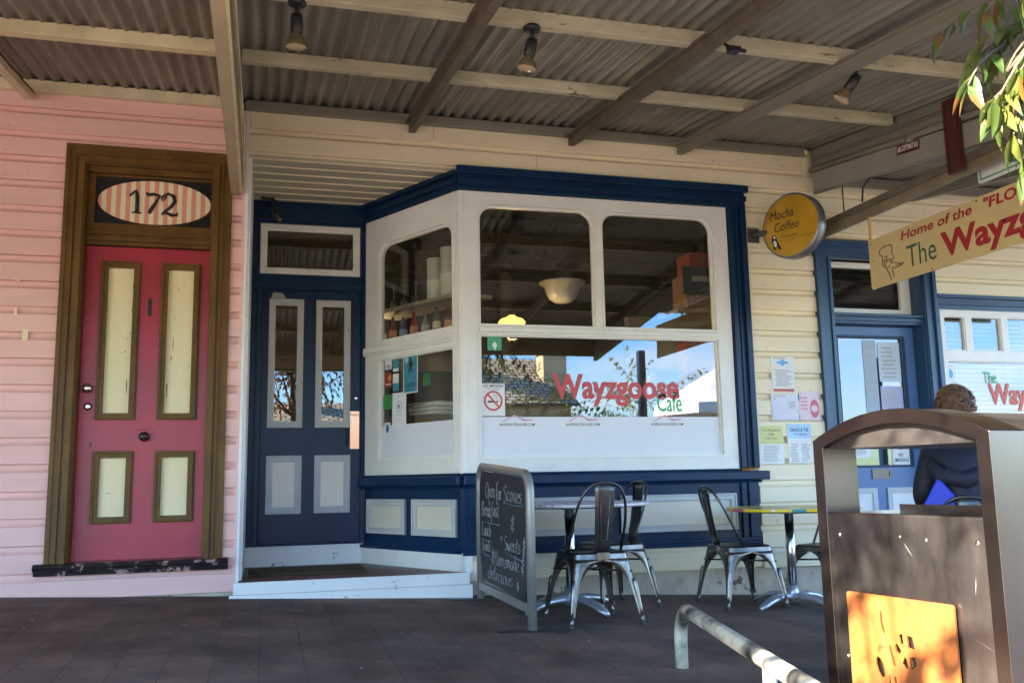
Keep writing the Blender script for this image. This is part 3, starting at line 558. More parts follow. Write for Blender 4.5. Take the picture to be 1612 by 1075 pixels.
# --- slanted window set
def window_frame(F, outer, ups, low, name, par, zglass=-.012, depth=(-.03, .02)):
    fm = MB(); holes = [rrect(*h, .12, True) for h in ups]+[rect(*low)]
    fm.poly(rect(*outer), holes, depth[0], depth[1], F)
    for h in ups:
        o_ = rrect(h[0]-.014, h[1]+.014, h[2]-.014, h[3]+.014, .13, True); i_ = rrect(h[0]+.0, h[1]-.0, h[2], h[3], .12, True)
        fm.poly(o_, [i_], depth[1]-.004, depth[1]+.008, F)
        i2 = rrect(h[0]-.001, h[1]+.001, h[2]-.001, h[3]+.001, .12, True); i3 = rrect(h[0]+.014, h[1]-.014, h[2]+.012, h[3]-.014, .108, True)
        fm.poly(i2, [i3], depth[0], depth[1]-.012, F)
    l = low; fm.ring(l[0]-.001, l[1]+.001, l[2]-.001, l[3]+.001, .016, depth[0], depth[1]-.012, F); fm.ring(l[0]-.018, l[1]+.018, l[2]-.018, l[3]+.014, .018, depth[1]-.004, depth[1]+.007, F)
    o = fm.build(name, TRIM, par, bevel=.0025)
    for h in list(ups)+[low]:
        MB().box((h[0]-.001, h[2]-.001, zglass), (h[1]+.001, h[3]+.001, zglass+.004), F).build('pane', GLASS, o)
    return o
sw = window_frame(FD, (.06, LD-.012, .79, 2.93), [(.245, 1.195, 1.885, 2.70)], (.245, 1.195, .915, 1.735), 'slanted_window', cafe)
MB().box((.06, 1.775, .02), (1.20, 1.845, .045), FD).box((.08, 1.79, .045), (1.20, 1.83, .062), FD).build('transom_rail', TRIM, sw, bevel=.005)
MB().box((.247, .917, -.0078), (1.193, 1.19, -.0068), FD).build('frosted_film', FROST, sw)
bw = window_frame(F0, (1.455, 3.645, .79, 2.935), [(1.545, 2.475, 1.895, 2.83), (2.545, 3.505, 1.895, 2.83)], (1.545, 3.515, .905, 1.825), 'shop_window', cafe)
MB().box((1.547, .907, -.0078), (3.513, 1.205, -.0068), F0).build('frosted_film', FROST, bw)
MB().box((1.54, 1.84, .026), (3.52, 1.875, .036), F0).build('transom_rail', TRIM, bw, bevel=.004)
MB().lathe([(.035, .79), (.035, 2.93)], (1.418, 6.612, 0), 16).box((1.40, 6.58, .79), (1.455, 6.64, 2.93)).build('corner_post', TRIM, cafe)
let = MB(); text(let, 'Wayzgoose', 2.115, 3.165, 1.285, 1.535, -.0065, bold=.03, F=F0); let.build('red_lettering', RED, bw)
let = MB(); text(let, 'Café', 2.975, 3.185, 1.245, 1.39, -.0065, bold=.008, F=F0); text(let, 'THE', 2.02, 2.10, 1.49, 1.54, -.0065, bold=.008, F=F0) if False else None; let.build('green_lettering', GREEN, bw)
# blue trims round the bay
bt = MB()
bt.box((1.39, 2.93, -.03), (3.82, 3.09, .03), F0); bt.box((1.37, 3.055, .03), (3.835, 3.115, .075), F0); bt.box((1.38, 2.985, .03), (3.825, 3.03, .05), F0); bt.box((1.39, 2.94, .03), (3.66, 2.955, .042), F0)
bt.box((3.65, .80, -.03), (3.81, 2.93, .028), F0); bt.box((3.655, .80, .028), (3.69, 2.93, .045), F0); bt.box((3.715, .80, .028), (3.735, 2.93, .04), F0); bt.box((3.76, .80, .028), (3.81, 2.97, .055), F0)
bt.build('blue_bay_surround', BLUE, cafe, bevel=.005)
bt = MB(); bt.box((.0, 2.93, -.03), (LD+.008, 3.085, .03), FD); bt.box((0, 3.05, .03), (LD+.02, 3.083, .07), FD); bt.box((0, 2.985, .03), (LD+.012, 3.03, .05), FD); bt.box((0, 2.94, .03), (LD, 2.955, .042), FD)
bt.box((.0, .79, -.03), (.06, 2.93, .03), FD); bt.box((.02, .79, .03), (.045, 2.93, .045), FD)
bt.build('blue_side_surround', BLUE, cafe, bevel=.005)
# sill and base panelling
sb = MB(); sb.box((1.40, .705, -.03), (3.885, .775, .075), F0); sb.box((1.40, .685, -.03), (3.83, .705, .045), F0); sb.box((1.40, .775, -.03), (3.64, .795, .04), F0); sb.build('window_sill', BLUE, cafe, bevel=.016)
sb = MB(); sb.box((.02, .705, -.03), (LD+.035, .775, .07), FD); sb.box((.02, .685, -.03), (LD+.02, .705, .045), FD); sb.box((.02, .775, -.03), (LD, .795, .035), FD); sb.build('side_sill', BLUE, cafe, bevel=.012)
bp_ = MB(); bp_.box((1.40, .205, -.04), (3.81, .69, .008), F0); bp_.box((1.40, .205, .008), (3.81, .235, .035), F0); bp_.box((1.40, .235, .008), (3.81, .262, .022), F0); bp_.box((3.65, .262, .008), (3.69, .69, .03), F0); bp_.box((3.715, .262, .008), (3.80, .69, .03), F0)
bp_.box((1.41, .262, .008), (1.47, .69, .016), F0)
bp_.build('blue_base', BLUEL if False else BLUE, cafe, bevel=.003)
bp_ = MB(); bp_.box((.0, .215, -.04), (LD, .69, .006), FD); bp_.box((.0, .215, .006), (LD+.01, .24, .026), FD); bp_.build('blue_side_base', BLUE, cafe, bevel=.003)
for F, (a, b, c, d) in ((F0, (1.55, 2.54, .325, .605)), (F0, (2.62, 3.60, .325, .605)), (FD, (.105, .612, .335, .605)), (FD, (.70, 1.218, .335, .605))):
    q = MB(); z0 = .008; q.ring(a, b, c, d, .05, z0, z0+.02, F); q.ring(a, b, c, d, .012, z0, z0+.03, F); q.ring(a+.034, b-.034, c+.034, d-.034, .014, z0, z0+.027, F); o = q.build('base_moulding', mat('silver_grey_moulding', (.50, .50, .47), .4, var=.06), cafe, bevel=.002)
    MB().box((a+.04, c+.04, z0-.002), (b-.04, d-.04, z0+.008), F).build('panel', mat('stone_cream_panel', (.66, .59, .45), .5, var=.04), o)
# --- right shop door
rf = MB(F0)
rf.poly([(4.44, -.25), (4.60, -.25), (4.60, 2.55), (5.50, 2.55), (5.50, -.3), (5.62, -.3), (5.62, 2.70), (4.44, 2.70)], (), -.03, .035)
rf.box((4.44, -.25, .035), (4.475, 2.70, .06)); rf.box((4.56, -.25, .035), (4.585, 2.56, .05)); rf.box((4.44, 2.60, .035), (5.62, 2.64, .055)); rf.box((5.585, -.3, .035), (5.62, 2.7, .06)); rf.box((5.505, -.3, .035), (5.53, 2.6, .05))
rf.box((4.59, -.25, -.20), (4.605, 2.56, .0)); rf.box((5.495, -.25, -.20), (5.51, 2.56, .0))
rf.box((4.60, 2.00, -.16), (5.50, 2.09, -.02)); rf.box((4.60, 2.02, -.02), (5.50, 2.045, .0)); rf.box((4.60, 2.06, -.02), (5.50, 2.08, .01))
rf.build('side_door_frame', mat('slate_blue_paint', (.02, .06, .13), .3, var=.15, vscale=4, stretch=(1, 1, .5)), cafe, bevel=.003)
FR = frame((0, 6.75, 0), (1, 0, 0), (0, 0, 1))
q = MB(); q.poly(rect(4.605, 5.495, 2.09, 2.56), [rect(4.655, 5.40, 2.15, 2.51)], -.02, .02, FR); o = q.build('side_door_transom', TRIM, cafe, bevel=.003); MB().box((4.65, 2.14, -.005), (5.41, 2.52, 0), FR).build('pane', GLASS, o)
q = MB(); q.poly(rect(4.612, 5.49, -.2, 1.995), [rect(4.715, 5.375, .80, 1.90)], -.02, .02, FR); rd = q.build('side_door', mat('door_blue_paint', (.06, .14, .30), .35, var=.07), cafe, bevel=.002)
q = MB(); q.ring(4.70, 5.39, .785, 1.915, .02, .018, .03, FR); q.build('moulding', BLUE, rd)
MB().box((4.71, .79, -.004), (5.38, 1.91, .0), FR).build('pane', GLASSR, rd)
q = MB(); q.ring(4.965, 5.155, .69, .77, .018, .02, .032, FR); q.box((4.98, .70, .02), (5.14, .76, .024), FR); q.build('letter_slot', mat('dull_brass', (.16, .14, .12), .4, metal=.6), rd)
for a, b in ((4.66, 5.0), (5.10, 5.42)):
    q = MB(); q.ring(a, b, .05, .615, .045, .018, .034, FR); o = q.build('moulding', TRIMG, rd); MB().box((a+.04, .09, .0), (b-.04, .575, .022), FR).build('panel', PAPER, rd)
# --- right window (small lights over a big pane, venetian blinds)
q = MB(F0); q.poly(rect(5.63, 6.75, 2.14, 2.27), (), -.03, .03); q.box((5.63, 2.18, .03), (6.75, 2.20, .05)); q.box((5.63, 2.24, .03), (6.75, 2.27, .06)); q.box((5.62, .5, -.03), (5.655, 2.14, .03)); q.box((5.62, .52, -.03), (6.75, .60, .06))
q.build('side_window_surround', mat('slate_blue_paint', (.03, .085, .17), .3), cafe, bevel=.003)
q = MB(); q.poly(rect(5.655, 6.75, .60, 2.14), [rect(5.70, 5.915, 1.775, 2.085), rect(5.985, 6.30, 1.775, 2.085), rect(6.37, 6.70, 1.775, 2.085), rect(5.70, 6.70, .66, 1.69)], -.03, .02, F0)
for a, b, c, d in ((5.70, 5.915, 1.775, 2.085), (5.985, 6.30, 1.775, 2.085), (6.37, 6.70, 1.775, 2.085), (5.70, 6.70, .66, 1.69)): q.ring(a-.001, b+.001, c-.001, d+.001, .012, -.03, .012, F0)
rw = q.build('side_window', TRIM, cafe, bevel=.002)
MB().box((5.69, .65, -.012), (6.71, 2.10, -.008), F0).build('pane', GLASSR, rw)
q = MB(F0)
for i in range(36):
    z = .68+i*.04; q.add([(5.68, z, -.075), (6.72, z, -.075), (6.72, z+.018, -.05), (5.68, z+.018, -.05)], [(0, 1, 2, 3)])
q.tube([(5.85, .66, -.06), (5.85, 2.1, -.06)], .0015, 4); q.tube([(6.4, .66, -.06), (6.4, 2.1, -.06)], .0015, 4)
tag(q.build('venetian_blind', mat('blind_slats', (.42, .42, .42), .6), rw), kind=None)
text(MB(), 'Wayzgoose', 6.10, 6.10+1.05, 1.28, 1.52, -.0035, bold=.03, F=F0)
q = MB(); text(q, 'Wayzg', 6.12, 6.69, 1.255, 1.50, -.0045, bold=.03, F=F0); q.build('red_lettering', mat('orange_red_vinyl', (.65, .07, .02), .4), rw)
q = MB(); text(q, 'The', 6.08, 6.22, 1.50, 1.60, -.0045, bold=.01, F=F0); q.build('green_lettering', GREEN, rw)
# --- interior room
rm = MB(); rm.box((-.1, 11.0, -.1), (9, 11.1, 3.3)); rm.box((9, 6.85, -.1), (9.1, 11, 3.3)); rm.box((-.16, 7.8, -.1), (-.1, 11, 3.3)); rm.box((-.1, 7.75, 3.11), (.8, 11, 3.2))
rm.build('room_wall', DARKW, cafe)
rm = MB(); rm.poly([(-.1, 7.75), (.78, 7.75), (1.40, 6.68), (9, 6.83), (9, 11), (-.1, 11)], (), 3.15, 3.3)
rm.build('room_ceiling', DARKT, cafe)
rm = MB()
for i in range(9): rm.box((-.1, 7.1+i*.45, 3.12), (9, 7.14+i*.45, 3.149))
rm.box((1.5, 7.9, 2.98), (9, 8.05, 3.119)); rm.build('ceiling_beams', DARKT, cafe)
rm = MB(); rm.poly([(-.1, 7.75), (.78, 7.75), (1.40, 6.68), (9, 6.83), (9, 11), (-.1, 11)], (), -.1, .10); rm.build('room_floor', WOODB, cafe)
MB().box((3.75, 9.0, .10), (9, 9.1, 2.45)).build('room_partition', ROOMTAN, cafe)
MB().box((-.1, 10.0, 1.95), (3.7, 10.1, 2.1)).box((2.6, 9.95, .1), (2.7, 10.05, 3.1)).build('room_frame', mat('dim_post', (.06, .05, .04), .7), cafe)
# ================================================================== things inside the cafe
def glow(p, e, col=(1, .7, .35), r=.05):
    l = bpy.data.lights.new('lamp_light', 'POINT'); l.energy = e; l.color = col; l.shadow_soft_size = r
    return l
lamp = thing('pendant_lamp', (2.85, 8.5, 2.36), 'large white bowl pendant lamp hung on three chains in the shop window', 'lamp')
q = MB(); q.lathe([(0, -.13), (.08, -.125), (.135, -.09), (.165, -.03), (.18, .03), (.225, .06), (.235, .075), (.22, .08), (.17, .07), (.15, .0), (.10, -.07), (0, -.10)], (2.85, 8.5, 2.60), 28); q.build('bowl', SHADEG, lamp)
q = MB()
for a in (90, 210, 330): q.tube([(2.85+.19*math.cos(R(a)), 8.5+.19*math.sin(R(a)), 2.66), (2.85, 8.5, 2.95), ], .004, 5)
q.tube([(2.85, 8.5, 2.95), (2.85, 8.5, 3.12)], .006, 6); q.build('chain', BLACKM, lamp)
lamp = thing('pendant_lamp', (2.32, 8.5, 2.2), 'small pendant lamp glowing yellow low in the shop window', 'lamp')
q = MB(); q.lathe([(.03, .07), (.05, .05), (.11, .03), (.135, .0), (.12, -.035), (.05, -.045), (0, -.045)], (2.32, 8.5, 2.26), 24); q.build('lamp_shade', LAMPON, lamp)
q = MB(); q.tube([(2.32, 8.5, 2.33), (2.32, 8.5, 3.12)], .004, 5); q.lathe([(.0, .10), (.03, .10), (.035, .068), (0, .068)], (2.32, 8.5, 2.26), 12); q.build('cord', BLACKM, lamp)
l = bpy.data.objects.new('lamp_light', glow(0, 1.5)); COL.objects.link(l); l.parent = lamp; l.location = (0, 0, -.08)
lamp = thing('pendant_lamp', (.95, 8.6, 2.0), 'amber glass lamp shining behind the bottles of the slanted window', 'lamp')
q = MB(); q.lathe([(.02, .10), (.06, .09), (.10, .0), (.13, -.05), (0, -.06)], (.95, 8.4, 2.05), 20); q.build('lamp_shade', LAMPON, lamp); MB().tube([(.95, 8.4, 2.15), (.95, 8.4, 3.12)], .004, 5).build('cord', BLACKM, lamp)
l = bpy.data.objects.new('lamp_light', glow(0, 1.5)); COL.objects.link(l); l.parent = lamp; l.location = (0, -.2, -.08)
# shelves in the slanted window
sh = thing('wall_shelf', tuple(FD @ Vector((.7, 2.15, -.2))), 'upper white shelf with glasses and cup stacks in the slanted window', 'shelf')
MB().box((.0, 2.135, -.36), (1.22, 2.165, -.05), FD).build('board', WOODP, sh)
sh = thing('wall_shelf', tuple(FD @ Vector((.7, 1.83, -.2))), 'lower shelf lined with bottles behind the transom of the slanted window', 'shelf')
MB().box((.0, 1.87, -.36), (1.22, 1.90, -.05), FD).build('board', WOODP, sh)
bott = [('dark wine bottle', (.05, .07, .03), (.8, .7, .45)), ('clear spirits bottle', (.3, .32, .3), (.6, .6, .6)), ('red sauce bottle', (.4, .05, .03), (.8, .3, .2)), ('blue gin bottle', (.03, .06, .25), (.2, .3, .6)), ('brown beer bottle', (.22, .08, .03), (.8, .35, .2))]
for i in range(13):
    u = .07+i*.073; nm, c, lc = bott[(i*2) % 5]; h = .19+.035*((i*7) % 4)/3; P = FD @ Vector((u, 1.90, -.15-.05*(i % 2)))
    t = thing('bottle', tuple(P), nm+' on the lower window shelf, '+['first from the left', 'second from the left', 'third from the left', 'fourth from the left', 'fifth from the left', 'sixth from the left', 'in the middle of the row', 'sixth from the right', 'fifth from the right', 'fourth from the right', 'third from the right', 'second from the right', 'last at the right'][i], 'bottle', 'bottles on the lower shelf')
    MB().lathe([(0, 0), (.03, 0), (.031, h*.05), (.031, h*.55), (.012, h*.75), (.011, h), (0, h)], tuple(P), 12).build('body', mat('bottle_'+nm.split()[0], c, .1, spec=.8), t)
    MB().lathe([(.0315, h*.18), (.0315, h*.45)], tuple(P), 12).build('label', mat('label_'+nm.split()[0], lc, .6), t)
for i in range(7):
    u = .09+i*.075; P = FD @ Vector((u, 2.166, -.14-.06*(i % 2)))
    h = .17+.02*(i % 3)
    t = MB().lathe([(.034, 0), (.038, .03), (.03, .075), (.006, .085), (.004, h-.01), (.03, h-.004), (.03, h)], tuple(P), 14).build('wine_glass', GLASS2)
    tag(t, 'upturned wine glass on the upper shelf, '+['nearest the door', 'second from the door', 'third from the door', 'in the middle of the row', 'third from the cup stacks', 'second from the cup stacks', 'nearest the cup stacks'][i], 'wine glass', 'upturned glasses on the upper shelf')
for u, h, lb in ((.69, .36, 'shorter stack of white paper cups on the upper shelf'), (.86, .42, 'taller stack of white paper cups beside the window corner')):
    P = FD @ Vector((u+.03, 2.166, -.2)); q = MB(); pr_ = [(0, 0)]
    nn = int(h/.0125)
    for k in range(nn): pr_ += [(.062, k*.0125), (.065, k*.0125+.006), (.063, k*.0125+.0123)]
    q.lathe([(0, 0), (.066, 0), (.068, h*.49), (.070, h*.5), (.064, h*.505), (.068, h), (0, h)], tuple(P), 24); tag(q.build('cup_stack', mat('cup_paper', (.78, .73, .6), .6)), lb, 'cup stack')
# counter with newspapers behind the slanted glass
ct = thing('counter', (1.2, 7.9, .1), 'brown wooden counter behind the lower slanted window', 'counter')
MB().box((-.1, .12, -.62), (.80, 1.26, -.10), FD).build('cabinet', WOODB, ct)
for i in range(7):
    P = FD @ Vector((.72+.04*(i % 3), 1.262+i*.016, -.5)); q = MB(F=FD @ Matrix.Translation((.55+.02*(i % 3), 1.262+i*.016, -.34)) @ Matrix.Rotation(.1*((i*37) % 5-2), 4, 'Y')); q.box((-.2, 0, -.14), (.2, .014, .14))
    tag(q.build('newspaper', PAPER if i % 2 else mat('newsprint', (.42, .41, .38), .8)), ['lowest', 'second from bottom', 'third from bottom', 'middle', 'third from top', 'second from top', 'topmost'][i]+' newspaper in the pile on the counter inside the slanted window', 'newspaper', 'newspapers on the counter')
# boxes on a high shelf at the right of the window
sh = thing('wall_shelf', (4.4, 7.9, 2.3), 'high pale shelf holding boxes at the right end of the shop window', 'shelf')
MB().box((3.62, 7.5, 2.22), (4.9, 7.95, 2.26)).build('board', WOODP, sh)
for (x, y, z, a, b, c, col, lb) in ((3.95, 7.7, 2.26, .42, .3, .34, (.28, .12, .04), 'brown cardboard box standing on the high shelf'), (4.32, 7.7, 2.26, .26, .3, .25, (.22, .10, .04), 'smaller cardboard box at the right end of the high shelf'), (3.98, 7.7, 2.601, .38, .28, .2, (.30, .05, .03), 'reddish carton stacked on the brown cardboard box')):
    q = MB(); q.box((x-a/2, y-b/2, z), (x+a/2, y+b/2, z+c)); o = q.build('cardboard_box', mat('card_%d' % int(col[1]*100), col, .8)); tag(o, lb, 'box')
q = MB(); q.box((3.66, 7.45, 2.38), (3.95, 7.465, 2.64)); pb = q.build('poster', mat('navy_poster', (.02, .03, .07), .5)); tag(pb, 'dark navy poster with white lettering leaning against the boxes on the high shelf', 'poster')
text(MB(), 'BREWERY', 3.75, 3.93, 2.50, 2.55, 0, bold=.02, F=frame((0, 7.447, 0), (1, 0, 0), (0, 0, 1))).build('lettering', PAPER, pb)
q = MB(); q.box((3.98, 8.1, 1.62), (4.3, 8.3, 2.05)); tag(q.build('menu_board', mat('red_board', (.35, .03, .02), .5)), 'red board standing inside below the high shelf', 'board')

# ================================================================== stickers and notices
def sticker(name, F, u0, u1, v0, v1, w, mt, label, cat, deco=None, th=.0008):
    q = MB(); q.poly(rrect(u0, u1, v0, v1, .004), (), w, w+th, F); o = q.build(name, mt); tag(o, label, cat)
    for (mt2, fn, nm) in (deco or []):
        d = MB(); fn(d, F, w+th+.0004); d.build(nm, mt2, o)
    return o
GW = -.0062
def nosm(d, F, w): d.poly(ell(1.648, 1.325, .072, .075), [ell(1.648, 1.325, .058, .061)], w, w+.0004, F); d.add([(1.60, 1.37, w+.0012), (1.61, 1.38, w+.0012), (1.697, 1.283, w+.0012), (1.687, 1.273, w+.0012)], [(0, 1, 2, 3)], F=F)
def nosmt(d, F, w):
    text(d, 'NO SMOKING', 1.572, 1.728, 1.427, 1.448, w, bold=.02, F=F); text(d, 'ALCOHOL CONSUMED', 1.59, 1.71, 1.416, 1.423, w, F=F); text(d, 'IN THIS AREA', 1.605, 1.695, 1.405, 1.412, w, F=F)
    d.poly(rect(1.605, 1.665, 1.312, 1.325), (), w, w+.0004, F); d.poly(rect(1.672, 1.685, 1.312, 1.325), (), w, w+.0004, F)
    d.tube([(1.675, 1.33, w), (1.665, 1.345, w), (1.685, 1.352, w), (1.67, 1.368, w), (1.65, 1.36, w)], .002, 4, F=F)
sticker('no_smoking_sign', F0, 1.562, 1.738, 1.212, 1.455, GW, PAPER, 'white no smoking notice inside lower left corner of the shop window', 'sign', [(RED, nosm, 'red_ring'), (INK, nosmt, 'lettering')])
def swt(cx):
    def f(d, F, w): text(d, 'SAVEWAYZGOOSE.COM', cx-.137, cx+.137, 1.137, 1.158, w, bold=.015, F=F)
    def g_(d, F, w):
        d.poly([(cx-.12, 1.17), (cx-.02, 1.222), (cx+.08, 1.172), (cx+.06, 1.172), (cx-.02, 1.212), (cx-.10, 1.17)], (), w-.001, w-.0006, F); d.poly(rect(cx+.03, cx+.12, 1.178, 1.188), (), w-.001, w-.0006, F)
    return f, g_
for cx, lb in ((1.83, 'leftmost SAVEWAYZGOOSE.COM strip under the no smoking notice'), (2.35, 'middle SAVEWAYZGOOSE.COM strip on the shop window film'), (3.05, 'right hand SAVEWAYZGOOSE.COM strip on the shop window film')):
    f, g_ = swt(cx); sticker('web_address_sticker', F0, cx-.15, cx+.15, 1.13, 1.167, GW, PAPER, lb, 'sticker', [(INK, f, 'lettering'), (PINKP, g_, 'roof_outline')])
def tip(d, F, w): d.poly(ell(1.665, 1.745, .018, .024, 16), (), w, w+.0004, F); d.poly([(1.655, 1.73), (1.675, 1.73), (1.668, 1.70)], (), w+.0006, w+.001, F)
o = sticker('review_sticker', F0, 1.61, 1.72, 1.705, 1.808, GW, mat('green_sticker', (.06, .33, .16), .5), 'green speech bubble sticker at top left of the lower shop window', 'sticker', [(PAPER, tip, 'emblem')])
# stickers on the slanted window (face the recess)
def dsticker(u0, u1, v0, v1, mt, lb, cat='sticker', deco=None, nm='window_sticker'): return sticker(nm, FD, u0, u1, v0, v1, GW, mt, lb, cat, deco)
def visa(d, F, w): text(d, 'VISA', .315, .385, 1.655, 1.685, w, bold=.02, F=F)
dsticker(.305, .395, 1.64, 1.72, PAPER, 'white card sticker reading VISA in the slanted window', deco=[(mat('navy_ink', (.02, .04, .2), .5), visa, 'lettering'), (mat('navy_ink', (.02, .04, .2), .5), lambda d, F, w: d.box((.308, 1.642, w), (.392, 1.648, w+.0003), F), 'band')])
dsticker(.41, .49, 1.615, 1.74, TEAL, 'blue card sticker right of the VISA sticker', deco=[(PAPER, lambda d, F, w: d.box((.415, 1.62, w), (.485, 1.645, w+.0003), F), 'band')])
dsticker(.305, .395, 1.50, 1.62, mat('dark_red_sticker', (.30, .03, .03), .5), 'dark red card sticker under the VISA sticker', deco=[(mat('orange_dot', (.7, .3, .03), .5), lambda d, F, w: d.poly(ell(.368, 1.575, .02, .026, 20), (), w, w+.0003, F), 'dot'), (PAPER, lambda d, F, w: d.box((.312, 1.52, w), (.385, 1.528, w+.0003), F), 'line')])
dsticker(.41, .49, 1.46, 1.60, TEAL, 'white and teal sticker under the blue card sticker', deco=[(PAPER, lambda d, F, w: d.box((.41, 1.525, w), (.49, 1.60, w+.0003), F), 'upper_half')])
dsticker(.28, .41, 1.32, 1.44, mat('leaf_green_sticker', (.03, .22, .05), .5), 'square dark green sticker low in the slanted window')
dsticker(.80, .90, 1.47, 1.57, mat('dull_green_sticker', (.04, .16, .07), .5), 'small dull green sticker right of the CAFES poster')
def cafes(d, F, w): text(d, 'CAFES', .575, .705, 1.475, 1.51, w, bold=.02, F=F); d.poly(ell(.645, 1.70, .011, .016, 14), (), w, w+.0003, F); d.poly([(.63, 1.685), (.66, 1.685), (.672, 1.65), (.655, 1.64), (.668, 1.59), (.652, 1.595), (.643, 1.63), (.625, 1.59), (.612, 1.59), (.632, 1.645)], (), w, w+.0003, F); d.poly(rect(.61, .69, 1.655, 1.663), (), w, w+.0003, F); text(d, 'OPEN DAILY', .585, .70, 1.452, 1.463, w, F=F)
dsticker(.548, .735, 1.43, 1.79, PAPER, 'blue poster reading CAFES with a small figure in the slanted window', 'poster', [(TEAL, lambda d, F, w: d.box((.556, 1.438, w), (.727, 1.782, w+.0002), F), 'blue_field'), (INK, lambda d, F, w: cafes(d, F, w+.0004), 'lettering'), (mat('pale_teal', (.35, .55, .58), .5), lambda d, F, w: d.poly(ell(.592, 1.70, .022, .03, 20), (), w+.0003, w+.0005, F), 'speech_dot')], 'poster')
dsticker(.40, .585, 1.18, 1.445, PAPER, 'white flyer with round stamp in the slanted window above the film', 'flyer', [(mat('grey_ink', (.3, .3, .3), .6), lambda d, F, w: (d.poly(ell(.49, 1.335, .04, .045, 24), [ell(.49, 1.335, .035, .04, 24)], w, w+.0003, F), d.poly(ell(.49, 1.335, .018, .02, 20), (), w, w+.0003, F), text(d, 'THANK YOU', .455, .525, 1.262, 1.275, w, F=F), text(d, 'see inside', .45, .53, 1.225, 1.235, w, F=F)), 'print')], 'flyer')
dsticker(.30, .375, 1.10, 1.215, PAPER, 'white sticker with tall blue oval in the slanted window corner', deco=[(mat('oval_blue', (.02, .12, .28), .5), lambda d, F, w: d.poly(ell(.338, 1.165, .02, .036, 24), (), w, w+.0003, F), 'oval')])
# notices pinned to the cream boards
def notice(u0, u1, v0, v1, mt, lb, deco): return sticker('notice', F0, u0, u1, v0, v1, .0275, mt, lb, 'notice', deco, .0012)
def lines(u0, u1, v0, v1, n, seed=0):
    def f(d, F, w):
        rr = random.Random(seed)
        for i in range(n):
            z = v0+(v1-v0)*(i+.5)/n; a = u0+rr.random()*.02; b = u1-rr.random()*(u1-u0)*.35; h = (v1-v0)/n*.28
            d.box((a, z-h, w), (b, z+h, w+.0003), F)
    return f
GINK = mat('pale_grey_ink', (.42, .42, .42), .7)
notice(3.975, 4.185, 1.405, 1.695, PAPER, 'white notice with blue badge and red strip, highest on the cream wall', [(SKYB, lambda d, F, w: (d.poly(ell(4.08, 1.645, .022, .028, 24), (), w, w+.0003, F), d.poly(rect(4.03, 4.13, 1.635, 1.655), (), w+.0005, w+.0008, F)), 'badge'), (mat('red_strip', (.5, .12, .1), .6), lambda d, F, w: d.box((3.985, 1.408, w), (4.175, 1.43, w+.0003), F), 'strip'), (GINK, lines(4.0, 4.17, 1.45, 1.59, 11, 1), 'text_lines'), (mat('tan_print', (.55, .42, .33), .7), lines(3.98, 4.18, 1.672, 1.692, 1, 2), 'border')])
notice(3.955, 4.205, 1.175, 1.39, mat('lilac_paper', (.66, .66, .74), .7), 'wide pale lilac notice with doodled border below the badge notice', [(GINK, lambda d, F, w: (lines(4.11, 4.19, 1.27, 1.33, 5, 3)(d, F, w), lines(3.975, 4.10, 1.365, 1.38, 1, 4)(d, F, w), d.tube([(3.965+.012*math.sin(k*1.9), 1.19+k*.006, w) for k in range(18)], .0015, 4, F=F), d.tube([(3.97+k*.012, 1.186+.006*math.sin(k*2.3), w) for k in range(18)], .0015, 4, F=F), d.poly(ell(3.99, 1.35, .008, .009, 10), (), w, w+.0003, F), d.poly(ell(4.19, 1.25, .008, .009, 10), (), w, w+.0003, F)), 'doodles')])
notice(4.215, 4.40, 1.175, 1.41, mat('pale_pink_paper', (.72, .58, .62), .7), 'pale pink flyer with a round red print beside the lilac notice', [(mat('coral_print', (.62, .18, .22), .7), lambda d, F, w: (d.poly(ell(4.352, 1.27, .042, .075, 24), [ell(4.352, 1.27, .03, .03, 20)], w, w+.0003, F), [d.box((4.225+.017*i, 1.26+.03*j, w), (4.235+.017*i, 1.275+.03*j, w+.0003), F) for i in range(4) for j in range(4)]), 'print')])
notice(3.835, 4.045, .825, 1.135, PAPER, 'menu page headed by a yellow panel reading The Wayzgoose Cafe', [(mat('yellow_green_print', (.62, .60, .26), .7), lambda d, F, w: d.box((3.837, .985, w), (4.043, 1.133, w+.0002), F), 'header'), (INK, lambda d, F, w: (text(d, 'The Wayzgoose', 3.86, 4.02, 1.083, 1.105, w+.0004, bold=.01, F=F), text(d, 'Cafe', 3.915, 3.965, 1.055, 1.073, w+.0004, bold=.01, F=F), text(d, 'Breakfast Menu', 3.89, 3.99, 1.025, 1.037, w+.0004, bold=.01, F=F)), 'lettering'), (GINK, lines(3.85, 4.03, .84, .975, 12, 6), 'text_lines')])
notice(4.085, 4.305, .83, 1.145, PAPER, 'menu page headed by a blue dotted panel reading DRINKS & THE Wayzgoose', [(mat('pale_blue_print', (.42, .60, .72), .7), lambda d, F, w: d.box((4.087, 1.03, w), (4.303, 1.143, w+.0002), F), 'header'), (mat('navy_ink', (.02, .04, .2), .5), lambda d, F, w: (text(d, "DRINKS & THE", 4.11, 4.28, 1.082, 1.112, w+.0004, bold=.015, F=F), text(d, 'Wayzgoose', 4.14, 4.26, 1.052, 1.072, w+.0004, bold=.01, F=F)), 'lettering'), (GINK, lambda d, F, w: (lines(4.10, 4.185, .84, .99, 12, 7)(d, F, w), lines(4.20, 4.29, .84, .99, 12, 8)(d, F, w)), 'text_lines')])
